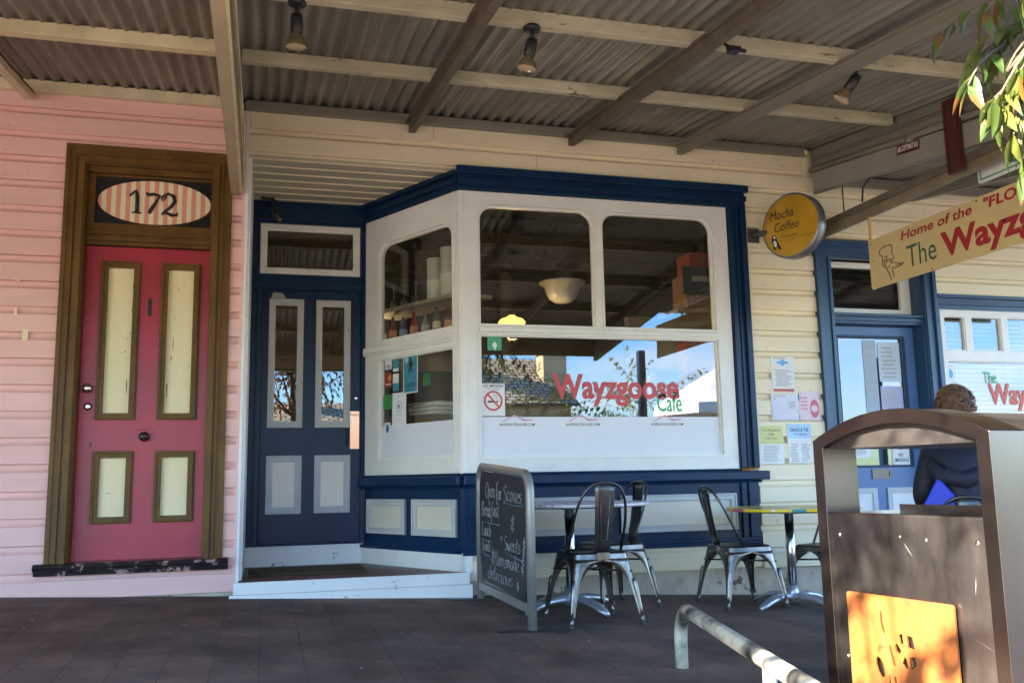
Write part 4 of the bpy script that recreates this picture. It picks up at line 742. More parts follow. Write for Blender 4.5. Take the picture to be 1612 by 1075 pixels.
# papers on the side door
sticker('no_smoking_sign', FR, 5.20, 5.37, .805, .96, .002, PAPER, 'white NO SMOKING notice at the foot of the side door glass', 'sign', [(INK, lambda d, F, w: (text(d, 'NO', 5.26, 5.305, .875, .905, w, bold=.02, F=F), text(d, 'SMOKING', 5.215, 5.355, .83, .862, w, bold=.02, F=F)), 'lettering'), (RED, lambda d, F, w: d.poly(ell(5.285, .945, .03, .012, 20), (), w, w+.0003, F), 'red_mark')])
PTR = mat('faded_paper', (.50, .58, .66), .5)
for (a, b, c, d_, mm, lb) in ((4.98, 5.11, 1.25, 1.88, mat('faded_poster', (.36, .44, .52), .5), 'tall faded poster in the middle of the side door glass'), (5.13, 5.35, 1.52, 1.86, PTR, 'large pale poster at top right of the side door glass'), (5.13, 5.35, 1.17, 1.48, mat('mauve_poster', (.40, .42, .58), .5), 'mauve and blue poster below the large pale one on the side door'), (4.76, 4.96, 1.04, 1.16, SKYB, 'small sky blue card low on the left of the side door glass'), (4.76, 4.98, .87, 1.0, PAPER, 'small white card below the sky blue card on the side door')):
    sticker('poster', FR, a, b, c, d_, .002, mm, lb, 'poster', [(GINK, lines(a+.02, b-.02, c+.02, d_-.03, 8, int(a*99)), 'print')])
sticker('window_sticker', F0, 5.70, 5.78, 1.49, 1.65, GW, PAPER, 'white sticker with blue leaf shape in the side window', 'sticker', [(SKYB, lambda d, F, w: d.poly(ell(5.74, 1.58, .024, .04, 20), (), w, w+.0003, F), 'leaf_shape')])
f5 = lambda d, F, w: text(d, 'SAVEWAYZGOOSE.COM', 5.715, 5.945, 1.395, 1.417, w, bold=.01, F=F)
sticker('web_address_sticker', F0, 5.70, 5.96, 1.38, 1.43, GW, PAPER, 'SAVEWAYZGOOSE.COM strip in the side window beside the seated person', 'sticker', [(INK, f5, 'lettering'), (PAPER, lambda d, F, w: d.poly([(5.72, 1.431), (5.82, 1.48), (5.92, 1.431)], (), w-.001, w-.0006, F), 'roof_outline')])
# security camera / door closer under the soffit
c_ = thing('security_camera', (.02, 7.55, 3.08), 'small black security camera under the soffit above the blue door', 'camera')
q = MB(); q.tube([(-.06, 7.5, 3.06), (.02, 7.55, 3.06), (.07, 7.58, 3.055)], .012, 8); q.tube([(.03, 7.56, 3.08), (.03, 7.56, 3.0)], .014, 8); q.build('mount', BLACKM, c_)
q = MB(); q.tube([(.03, 7.57, 3.02), (.05, 7.52, 2.93), (.09, 7.5, 2.88)], [.022, .03, .02], 10); q.build('housing', mat('dark_cam', (.03, .02, .02), .4), c_)
tag(MB().box((.16, 6.82, .092), (1.0, 7.32, .108)).build('doormat', COIR), 'dark brown coir doormat on the red entry floor before the blue door', 'doormat')
bpy.data.objects['doormat'].location = (-.25, .1, 0)

# ================================================================== CANOPIES
SL = .1325
def cz(y, z0=3.43): return z0-SL*(6.6-y)      # underside of purlins
def corr(name, parent, x0, x1, y0, y1, z0, amp=.017, pitch=.088):
    q = MB(); n = int((x1-x0)/pitch*6); vs = []; fs = []
    ys = [y0+(y1-y0)*i/4 for i in range(5)]
    for i in range(n+1):
        x = x0+(x1-x0)*i/n
        for y in ys: vs.append((x, y, z0-SL*(6.6-y)+amp*math.sin(2*math.pi*x/pitch)))
    for i in range(n):
        for j in range(4): a = i*5+j; fs.append((a, a+1, a+6, a+5))
    q.add(vs, fs, True); o = q.build(name, IRON, parent); return o
YE = 1.25
cp = thing('verandah_canopy', (-2, 4, 3.2), 'corrugated iron canopy with cream purlins over the pink house', 'canopy')
corr('iron_sheet', cp, -14, -.22, YE, 6.75, 3.43+.085)
for yy in (6.56, 5.36, 4.15, 2.9, 1.7): MB().box((-14, yy-.035, cz(yy)-.005), (-.26, yy+.035, cz(yy)+.075)).build('purlin', CREAMD, cp, bevel=.004)
def rafter(parent, x, mt, y0, y1, wd=.05, dp=.09, z0=3.43, lip=True):
    q = MB(); a = .5*wd
    P = [(y0, cz(y0, z0)-dp), (y1, cz(y1, z0)-dp), (y1, cz(y1, z0)), (y0, cz(y0, z0))]
    q.add([(x-a, *p) for p in P]+[(x+a, *p) for p in P], [(0, 1, 2, 3), (4, 7, 6, 5), (0, 4, 5, 1), (1, 5, 6, 2), (2, 6, 7, 3), (3, 7, 4, 0)])
    if lip: q.add([(x-a-.03, p[0], p[1]+dp-.012 if i < 2 else p[1]) for i, p in enumerate(P)]+[(x+a, p[0], p[1]+dp-.012 if i < 2 else p[1]) for i, p in enumerate(P)], [(0, 1, 2, 3), (4, 7, 6, 5), (0, 4, 5, 1), (1, 5, 6, 2), (2, 6, 7, 3), (3, 7, 4, 0)])
    return q.build('rafter', mt, parent)
rafter(cp, -1.60, CREAMD, YE, 6.62, .06, .06); rafter(cp, -3.2, CREAMD, YE, 6.62, .06, .06); rafter(cp, -4.8, CREAMD, YE, 6.62, .06, .06)
MB().box((-14, YE-.02, 2.42), (-.26, YE+.03, 2.82)).build('fascia', TIMB, cp)
q = MB(); q.box((-14.05, YE, .0), (-14, 6.6, 3.4)); q.build('sun_block_screen', CREAMD, cp)  # unseen wall added under the canopy end to block the low sun
cc = thing('verandah_canopy', (2, 4, 3.2), 'large corrugated iron canopy on timber purlins over the cafe front', 'canopy')
corr('iron_sheet', cc, -.24, 4.60, YE, 6.75, 3.43+.085)
for yy, m_, xe in ((6.57, GREYB, 4.42), (5.46, TIMB, 4.42), (4.38, TIMB, 4.47), (3.30, TIMB, 4.47), (2.3, TIMB, 4.47)):
    q = MB(); h = .075 if yy < 6 else .07
    q.box((-.18, yy-.03, cz(yy)-.008), (xe, yy+.03, cz(yy)+h)); q.build('purlin', m_, cc, bevel=.01 if yy > 5 else .004)
MB().lathe([(.0, -.02), (.035, -.02), (.035, .02), (0, .02)], F=Matrix.Translation((4.42, 6.57, cz(6.57)+.03)) @ Matrix.Rotation(R(90), 4, 'Y') @ Matrix.Scale(1.0, 4)).build('purlin_end', CREAMD, cc)
for x, m_ in ((1.035, TIMBD), (2.31, TIMBD), (3.25, GREYB)): rafter(cc, x, m_, YE, 6.57, .05, .075)
MB().box((-.18, YE-.02, 2.42), (4.47, YE+.03, 2.82)).build('fascia', TIMB, cc)
q = MB(); q.tube([(2.42, 4.32, 3.14), (2.47, 4.28, 3.09)], .008, 6); q.tube([(2.42, 4.25, 3.075), (2.47, 4.28, 3.085), (2.54, 4.26, 3.07)], .012, 6); q.box((2.44, 4.24, 3.06), (2.50, 4.30, 3.085)); q.build('broken_bracket', BLACKM, cc)
# party fin
fb = thing('party_beam', (-.22, 4, 2.78), 'deep tan boarded beam between the pink and cafe canopies', 'beam')
q = MB(); P = [(YE-.1, 2.785), (6.585, 2.785), (6.585, 3.53), (YE-.1, cz(YE-.1)+.13)]
x0, x1 = -.262, -.20
q.add([(x0, *p) for p in P]+[(x1, *p) for p in P], [(0, 1, 2, 3), (4, 7, 6, 5), (0, 4, 5, 1), (1, 5, 6, 2), (2, 6, 7, 3), (3, 7, 4, 0)]); q.build('board', FINM, fb)
q = MB(); q.tube([(-.19, 6.57, 2.80), (-.19, 6.56, 3.1), (-.188, 6.0, 3.12), (-.188, 2, 3.0)], .006, 6); q.tube([(-.18, 6.56, 2.85), (-.18, 6.5, 3.2), (-.175, 5, 3.05), (-.175, 2.5, 2.9)], .007, 6); q.box((-.2, 1.2, 2.79), (-.185, 6.58, 2.82)); q.build('conduit', CREAMD, fb)
# gable end between high and low canopy
gb = thing('canopy_gable', (4.5, 4, 3.2), 'horizontally boarded gable end closing the cafe canopy above the grey beam', 'gable')
q = MB(); FGm = Matrix(((0, 0, -1, 4.50), (1, 0, 0, 0), (0, 1, 0, 0), (0, 0, 0, 1)))
for k in range(4):
    y0 = 1.3; z0 = -.33+.105*k
    prof = [(0, z0), (.018, z0+.002), (.015, z0+.075), (.004, z0+.09), (0, z0+.105)]
    ya, yb = 6.58, YE
    vs = [(4.505-w_, ya, cz(ya)+zz_-.0) for w_, zz_ in prof]+[(4.505-w_, yb, cz(yb)+zz_+.04) for w_, zz_ in prof]
    q.add(vs, [(i, i+1, 5+i+1, 5+i) for i in range(4)])
P = [(YE, cz(YE)-.29), (6.62, 3.11), (6.62, 3.56), (YE, cz(YE)+.12)]
q.add([(4.51, *p) for p in P]+[(4.53, *p) for p in P], [(0, 1, 2, 3), (4, 7, 6, 5), (0, 4, 5, 1), (1, 5, 6, 2), (2, 6, 7, 3), (3, 7, 4, 0)])
q.build('cladding', GREYB, gb)
q = MB(); q.tube([(4.46, 6.55, 3.30), (4.46, 5.4, 3.14), (4.46, 3.8, 2.96), (4.46, YE, 2.6)], .028, 10); q.tube([(4.46, 5.35, 3.12), (4.46, 5.28, 3.11)], .036, 8); q.build('downpipe', GREYB, gb)
bmst = thing('canopy_beam', (4.5, 4, 3.0), 'broad grey timber beam below the boarded gable', 'beam')
q = MB(); P = [(YE, 2.36), (6.45, 3.09), (6.50, 3.13), (6.50, 3.26), (YE, 2.54)]
q.add([(4.44, *p) for p in P]+[(4.50, *p) for p in P], [(0, 1, 2, 3, 4), (9, 8, 7, 6, 5)]+[(i, 5+i, 5+(i+1) % 5, (i+1) % 5) for i in range(5)]); q.build('timber', mat('pale_grey_beam', (.27, .25, .20), .6, var=.1), bmst, bevel=.003)
FSt = frame((4.437, 0, 0), (0, -1, -.138), (0, -.138, 1))
def stk(d, F, w): text(d, '#LOSTMITAS', -5.52, -5.30, 0, .05, 0)
q = MB(frame((4.437, 5.45, 3.035), (0, -1, -.137), (0, -.137, 1)))
q.box((0, 0, 0), (.24, .075, .001)); so_ = q.build('bumper_sticker', mat('dark_red_decal', (.10, .012, .015), .5)); tag(so_, 'dark red sticker reading #LOSTMITAS on the grey canopy beam', 'sticker')
q = MB(frame((4.436, 5.45, 3.035), (0, -1, -.137), (0, -.137, 1))); text(q, '#LOSTMITAS', .012, .228, .016, .060, .0018, bold=.02); q.build('lettering', PAPER, so_)
ps = thing('steel_hanger', (4.48, 4.87, 2.7), 'short dark red steel post hanging from the beam by the leaves', 'post')
MB().box((4.40, 4.82, 2.71), (4.435, 4.90, 3.22)).box((4.395, 4.80, 2.71), (4.44, 4.82, 3.22)).box((4.395, 4.90, 2.71), (4.44, 4.92, 3.22)).build('steel', REDST, ps)
YL = 3.1
lc = thing('verandah_canopy', (6.5, 4, 2.9), 'lower corrugated canopy beyond the grey beam at the right', 'canopy')
corr('iron_sheet', lc, 4.50, 9.5, YL, 6.75, 3.27, amp=.009)
for yy in (6.5, 5.6, 4.6, 3.5): MB().box((4.56, yy-.03, cz(yy, 3.18)), (9.5, yy+.03, cz(yy, 3.18)+.07)).build('purlin', GREYB, lc)
for x in (5.4, 6.6, 7.8): rafter(lc, x, GREYB, YL, 6.5, .05, .1, 3.18)
MB().box((4.56, YL-.02, 2.72), (9.5, YL+.03, 2.86)).build('fascia', TIMB, lc)
# verandah posts at the kerb (seen reflected in the glass)
for x, lb in ((-4.6, 'timber verandah post at the kerb before the pink house'), (5.12, 'timber verandah post at the kerb where the two canopies meet'), (9.2, 'timber verandah post at the far right kerb')):
    t = thing('verandah_post', (x, 1.35, gz(x, 1.35)), lb, 'post', 'verandah posts at the kerb')
    MB().box((x-.05, 1.30, gz(x, 1.35)), (x+.05, 1.40, 2.5)).build('shaft', BLUE, t, bevel=.01); MB().box((x-.075, 1.275, gz(x, 1.35)), (x+.075, 1.425, gz(x, 1.35)+.25)).build('base', BLUE, t, bevel=.01)
# pole carrying the long sign
pl = thing('sign_pole', (4.50, 5, 2.8), 'weathered horizontal pole carrying the cream cafe sign', 'pole')
q = MB(); q.box((4.47, YE+.1, 2.70), (4.53, 6.585, 2.77)); q.build('bar', mat('brown_bar', (.22, .17, .10), .6, var=.2, vscale=6), pl, bevel=.01)
MB().box((4.455, YE+.1, 2.765), (4.51, 6.585, 2.82)).build('upper_bar', TIMBD, pl, bevel=.008)
MB().tube([(4.50, 6.2, 2.8), (4.5, 6.2, 3.1)], .006, 6).tube([(4.5, 4.4, 2.8), (4.5, 4.4, 2.95)], .006, 6).tube([(4.49, 5.95, 2.84), (4.49, 5.93, 2.95), (4.50, 5.80, 3.03), (4.50, 5.74, 3.10)], .008, 6).build('rod', BLACKM, pl)
# ---- long hanging sign: plane x=4.5, faces -x ; u runs towards the street
FS = frame((4.485, 5.91, 0), (0, -1, 0), (0, 0, 1))   # w = (0,-1,0)x(0,0,1) = (-1,0,0)
sg = thing('hanging_sign', (4.5, 5.1, 2.1), 'long cream hanging sign lettered Home of the "FLOWERY" The Wayzgoose', 'sign')
q = MB(F=FS); zt, zb = 2.515, 2.125
q.poly([(0, zb+.02), (.01, zb+.008), (.02, zb), (.05, zb+.006), (2.6, zb+.0), (2.6, zt), (0, zt)], (), -.012, .0); q.build('board', SIGNC, sg)
q = MB(F=FS); text(q, 'Home of the', .37, 1.07, zt-.095, zt-.025, .001, bold=.025, shear=.25); text(q, '"FLOWERY"', 1.17, 1.86, zt-.095, zt-.02, .001, bold=.03, shear=.15); text(q, 'Wayzgoose', .77, 2.14, zb+.015, zb+.245, .001, bold=.035); q.build('red_lettering', REDD, sg)
q = MB(F=FS); text(q, 'The', .42, .72, zb+.08, zb+.24, .001, bold=.0); q.build('green_lettering', GREEND, sg)
q = MB(F=FS)
def ln(pts, r=.0036): q.tube([((a-.085)*1.65+.12, zb-.05+b*1.08, .001) for a, b in pts], r, 4)
ln([(.10, .265), (.085, .285), (.09, .31), (.12, .325), (.17, .322), (.175, .29), (.17, .26), (.185, .23), (.175, .215), (.14, .225), (.105, .23), (.105, .255), (.10, .265)]); ln([(.12, .255), (.13, .24), (.14, .255)])
ln([(.105, .225), (.10, .20), (.115, .18), (.14, .17), (.15, .175)]); ln([(.12, .22), (.115, .20), (.125, .185)]); ln([(.135, .22), (.13, .20)]); ln([(.15, .205), (.165, .21), (.17, .195), (.155, .19)])
ln([(.165, .20), (.20, .18), (.235, .165), (.245, .17), (.225, .155), (.19, .15), (.165, .16)]); ln([(.19, .165), (.23, .163)]); ln([(.125, .17), (.145, .12), (.155, .08)]); ln([(.165, .155), (.17, .12), (.175, .09)])
q.build('goose_drawing', INK, sg)
for u_ in (.005, 1.9): q = MB(F=FS); q.box((u_, zt-.02, -.02), (u_+.025, zt+.21, -.006)); q.tube([(u_+.013, zt+.19, -.012), (u_+.013, zt+.27, -.012)], .01, 6); q.build('hanger', mat('yellow_strap', (.6, .4, .15), .5), sg)
for a, b in ((.03, zt-.035), (.045, zt-.17), (.66, zb+.02), (1.12, zt-.02)): q = MB(F=FS); q.lathe([(0, .002), (.005, .0015), (.006, 0)], F=Matrix.Translation((a, b, .0))); q.build('screw', INK, sg)
# ---- white shop sign behind the leaves
q = MB(F=frame((4.62, 4.9, 2.66), (0, -1, -.0), (0, 0, 1))); q.box((0, 0, -.03), (1.6, .20, 0)); ws = q.build('shop_sign', PAPER); tag(ws, 'white shop sign with teal lettering half hidden behind the leaves', 'sign')
q = MB(F=frame((4.61, 4.9, 2.66), (0, -1, 0), (0, 0, 1))); q.poly(rect(.02, 1.58, .012, .188), [rect(.03, 1.57, .022, .178)], -.0095, -.009); text(q, 'SHOP', .28, .9, .04, .16, -.009, bold=.02); q.build('lettering', mat('teal_letter', (.02, .25, .2), .5), ws)
# ---- round coffee sign
FC = frame((4.03, 6.25, 2.71), (.407, -.914, 0), (0, 0, 1)) @ Matrix.Scale(.68, 4)    # faces -x
cs = thing('round_sign', (3.97, 6.0, 2.4), 'round amber Mocha Coffee light box bracketed off the cream wall', 'sign')
q = MB(F=FC); q.lathe([(.365, .0), (.385, -.002), (.39, -.012), (.39, -.13), (.38, -.14), (0, -.14)], n=56); q.build('rim', mat('grey_rim', (.22, .22, .24), .35, metal=.6, var=.05), cs)
q = MB(F=FC); q.lathe([(0, .018), (.15, .016), (.28, .010), (.35, .003), (.368, -.001)], n=56); q.build('face', YELLOWS, cs)
q = MB(F=FC); w_ = .019
text(q, 'Mocha', -.26, .06, .10, .21, w_, bold=.0, shear=.15); text(q, 'Coffee', -.22, .12, -.05, .06, w_, bold=.0, shear=.2); text(q, 'The Premium Blend', -.13, .10, -.135, -.108, .018, shear=.1); q.box((-.14, -.165, .015), (.33, -.161, .016)); text(q, 'EST. 1956', -.03, .04, -.195, -.18, .018)
q.build('lettering', INK, cs)
q = MB(F=FC); q.poly([(-.26, -.16), (-.25, -.10), (-.23, -.07), (-.20, -.08), (-.19, -.12), (-.17, -.17), (-.13, -.26), (-.16, -.265), (-.19, -.2), (-.21, -.26), (-.24, -.24), (-.235, -.19)], (), .012, .0165); q.build('waiter_emblem', INK, cs)
q = MB(F=FC); q.poly(ell(-.215, -.105, .014, .02, 12), (), .0165, .018); q.poly([(-.235, -.15), (-.20, -.15), (-.185, -.20), (-.205, -.23), (-.225, -.2)], (), .0165, .0185); q.build('waiter_shirt', PAPER, cs)
q = MB(); q.tube([(3.875, 6.575, 2.70), (3.885, 6.52, 2.70), (3.98, 6.44, 2.70)], .024, 10); q.box((3.83, 6.56, 2.64), (3.93, 6.578, 2.76)); q.build('bracket', mat('dark_bracket', (.06, .05, .05), .5), cs)

# ================================================================== SPOTLIGHTS
def spot(x, y, zt, tilt, rz, label):
    t = thing('spotlight', (x, y, zt), label, 'spotlight', 'spotlights under the canopy')
    def put(mb, nm, mt): 
        for v in mb.v: v *= .86; v += Vector((x, y, zt))
        return mb.build(nm, mt, t)
    q = MB(); q.lathe([(0, 0), (.055, 0), (.055, -.02), (.03, -.03), (0, -.03)], n=16); put(q, 'ceiling_rose', BLACKM)
    q = MB(); q.tube([(0, 0, -.02), (0, 0, -.085)], .014, 8); q.ball((0, 0, -.09), .024, 10); q.tube([(-.03, 0, -.09), (.03, 0, -.09)], .016, 8); put(q, 'swivel', BLACKM)
    M_ = Matrix.Translation((0, 0, -.09)) @ Matrix.Rotation(rz, 4, 'Z') @ Matrix.Rotation(tilt, 4, 'X')
    q = MB(F=M_); q.lathe([(0, .0), (.034, 0), (.036, -.03), (.036, -.10), (.030, -.105), (0, -.105)], n=16); put(q, 'lamp_holder', BLACKM)
    q = MB(F=M_); q.lathe([(.028, -.10), (.033, -.115), (.055, -.15), (.062, -.175), (.060, -.182)], n=20); put(q, 'bulb', mat('bulb_reflector', (.22, .17, .10), .25, metal=.5))
    q = MB(F=M_); q.lathe([(.060, -.182), (.045, -.190), (0, -.193)], n=20); put(q, 'bulb_face', mat('bulb_face_glass', (.42, .33, .2), .15))
spot(.115, 4.40, cz(4.4)-.005, R(8), 0, 'spotlight pointing straight down near the tan party beam')
spot(1.335, 4.38, cz(4.38)-.005, R(12), R(60), 'spotlight under the middle of the canopy, between two rafters')
spot(3.33, 4.38, cz(4.38)-.005, R(38), R(50), 'tilted spotlight beside the right hand rafter')

# ================================================================== A-FRAME CHALKBOARD  (plane x = const, u towards street)
xa = 1.48; ya, yb = 6.37, 5.10
za, zbn = gz(xa, ya), gz(xa, yb)
sgn = thing('chalkboard_sign', (xa, 5.73, (za+zbn)/2), 'freestanding chalkboard in a tubular frame reading Open for Scones', 'sign')
ztf, ztn = .84, .78
pts = [(xa, ya, za+.01), (xa, ya, ztf-.12)]
for k in range(1, 6): a = R(90*k/6); pts.append((xa, ya-.12*(1-math.cos(a)), ztf-.12+.12*math.sin(a)))
for k in range(1, 6): a = R(90*k/6); pts.append((xa, yb+.12*(1-math.sin(a)), ztn-.12+.12*math.cos(a)))
pts += [(xa, yb, ztn-.12), (xa, yb, zbn+.01)]
MB().tube(pts, .027, 14).build('frame', GALV, sgn)
MB().box((xa-.018, yb+.01, -.005), (xa+.018, ya-.01, .045)).build('lower_rail', GALV, sgn)
bmv = MB(); zl, zh = .075, .775
bmv.poly([(.10, zl-.0), (1.17, zl-.03), (1.20, zl+.09), (1.235, zl+.16), (1.235, zh-.13), (1.19, zh-.07), (1.16, zh-.035), (.10, zh+.03), (.065, zh-.02), (.035, zh-.08), (.035, zl+.15), (.07, zl+.10)], (), -.008, .008, frame((xa, ya, 0), (0, -1, 0), (0, 0, 1)))
brd = bmv.build('board', SLATE, sgn)
FA = frame((xa-.0095, ya, 0), (0, -1, 0), (0, 0, 1))
q = MB(F=FA)
GL = {'O': [[(.5, .98), (.2, .9), (.05, .5), (.2, .08), (.5, 0), (.75, .15), (.85, .55), (.7, .9), (.45, .98)]], 'p': [[(.1, .55), (.12, -.4)], [(.1, .35), (.3, .58), (.5, .4), (.45, .1), (.15, .05)]],
 'e': [[(.08, .28), (.5, .34), (.42, .56), (.15, .5), (.08, .2), (.3, 0), (.55, .12)]], 'n': [[(.08, .55), (.1, 0)], [(.1, .35), (.3, .56), (.45, .45), (.48, 0), (.58, .05)]],
 'f': [[(.5, .95), (.3, 1.0), (.22, .7), (.2, -.35)], [(.0, .52), (.45, .55)]], 'o': [[(.3, .55), (.08, .35), (.15, .02), (.42, .05), (.5, .4), (.28, .56)]], 'r': [[(.08, .55), (.1, 0)], [(.1, .35), (.25, .55), (.42, .5)]],
 'S': [[(.65, .85), (.4, 1.0), (.12, .8), (.3, .55), (.6, .35), (.45, .02), (.1, .05)]], 'c': [[(.5, .45), (.3, .56), (.08, .3), (.2, 0), (.52, .08)]], 's': [[(.45, .5), (.2, .55), (.15, .38), (.42, .2), (.3, 0), (.05, .04)]], '.': [[(.1, .02), (.14, .0)]],
 'B': [[(.1, 1), (.12, 0)], [(.02, .95), (.4, 1.0), (.5, .75), (.15, .52), (.58, .42), (.55, .08), (.1, 0)]], 'a': [[(.48, .5), (.25, .56), (.08, .25), (.22, 0), (.45, .2), (.48, .52), (.52, .0)]], 'k': [[(.1, 1), (.1, 0)], [(.5, .6), (.12, .3), (.52, 0)]],
 't': [[(.25, .95), (.22, .1), (.42, 0)], [(.02, .62), (.48, .64)]], 'L': [[(.12, 1.0), (.1, .03), (.65, 0)]], 'u': [[(.08, .55), (.12, .08), (.35, .02), (.48, .5), (.52, 0)]], 'h': [[(.1, 1), (.1, 0)], [(.1, .3), (.32, .55), (.48, .4), (.5, 0)]],
 'w': [[(.05, .55), (.18, 0), (.35, .42), (.52, 0), (.7, .55)]], '&': [[(.6, .8), (.3, .95), (.15, .7), (.55, .5), (.1, .42), (.25, .05), (.6, .15)], [(.38, 1.15), (.36, -.15)]], 'H': [[(.08, 1), (.1, 0)], [(.6, 1), (.6, 0)], [(.02, .5), (.7, .55)]],
 'm': [[(.06, .55), (.08, 0)], [(.08, .38), (.25, .56), (.33, .35), (.34, 0)], [(.34, .38), (.52, .56), (.62, .35), (.64, 0)]], 'd': [[(.5, 1.0), (.5, 0)], [(.48, .4), (.25, .55), (.08, .25), (.22, 0), (.48, .12)]], 'l': [[(.12, 1.0), (.1, .1), (.25, 0)]],
 'i': [[(.12, .55), (.12, .03), (.22, 0)], [(.12, .78), (.14, .8)]], '+': [[(.25, .7), (.22, .05)], [(.05, .4), (.45, .38)]], '*': [[(.25, .8), (.22, .0)], [(.02, .4), (.48, .42)], [(.08, .65), (.4, .15)]]}
GW_ = {'O': .95, 'S': .75, 'B': .68, 'L': .7, 'H': .78, 'm': .75, 'w': .78, 'l': .32, 'i': .3, '.': .25, 't': .5, 'r': .46, 's': .54, ' ': .4, '&': .75}
RC = random.Random(3)
def ch(s_, u0, u1, v0, v1, tilt=0.0):
    wtot = sum(GW_.get(c, .6) for c in s_); k = (u1-u0)/wtot; x = u0; h = v1-v0
    for c in s_:
        dy = RC.uniform(-.012, .012)*h*4
        for st_ in GL.get(c, []):
            P = [(x+a*k+.12*b*h, v0+dy+b*h+tilt*(x-u0), .001) for a, b in st_]; S_ = []
            for i in range(len(P)-1):
                p0 = P[max(i-1, 0)]; p1 = P[i]; p2 = P[i+1]; p3 = P[min(i+2, len(P)-1)]
                for t_ in (0, .25, .5, .75): S_.append(tuple(.5*((2*p1[j])+(-p0[j]+p2[j])*t_+(2*p0[j]-5*p1[j]+4*p2[j]-p3[j])*t_*t_+(-p0[j]+3*p1[j]-3*p2[j]+p3[j])*t_**3) for j in range(3)))
            S_.append(P[-1]); q.tube(S_, [.0024*RC.uniform(.7, 1.25) for _ in S_], 5)
        x += GW_.get(c, .6)*k
ch('Open for', .22, .66, .625, .73, -.02); ch('Scones.', .70, 1.16, .61, .71, -.02); ch('Breakfast', .10, .58, .50, .60); ch('&', .86, .98, .44, .52); ch('Lunch', .10, .36, .37, .46); ch('+', .60, .68, .35, .41)
ch('Sweets &', .70, 1.20, .31, .40); ch('treats', .10, .34, .27, .345); ch('&Homemade &', .36, 1.17, .20, .29); ch('delicious', .26, .90, .10, .19); ch('*', .98, 1.05, .09, .16)
q.build('chalk_writing', CHALK, brd)
q = MB(F=FA)
for a, b, c, d in ((.70, .60, 1.13, .585), (.09, .465, .58, .455), (.08, .345, .37, .335), (.74, .295, 1.15, .27), (.09, .255, .32, .24)): q.tube([(a, b, .001), ((a+c)/2, (b+d)/2-.004, .001), (c, d, .001)], .003, 4)
q.build('chalk_underline', CHALKB, brd)
for yy, zz_, l_ in ((ya, za, .22), (yb, zbn, .20)):
    q = MB(); vs = [(xa+sx*l_, yy+sy*.03, gz(xa+sx*l_, yy+sy*.03)+h_) for h_ in (.001, .009) for sx, sy in ((-1, -1), (1, -1), (1, 1), (-1, 1))]; q.add(vs, [(0, 3, 2, 1), (4, 5, 6, 7), (0, 1, 5, 4), (1, 2, 6, 5), (2, 3, 7, 6), (3, 0, 4, 7)]); o = q.build('foot_plate', BLACKM, sgn)

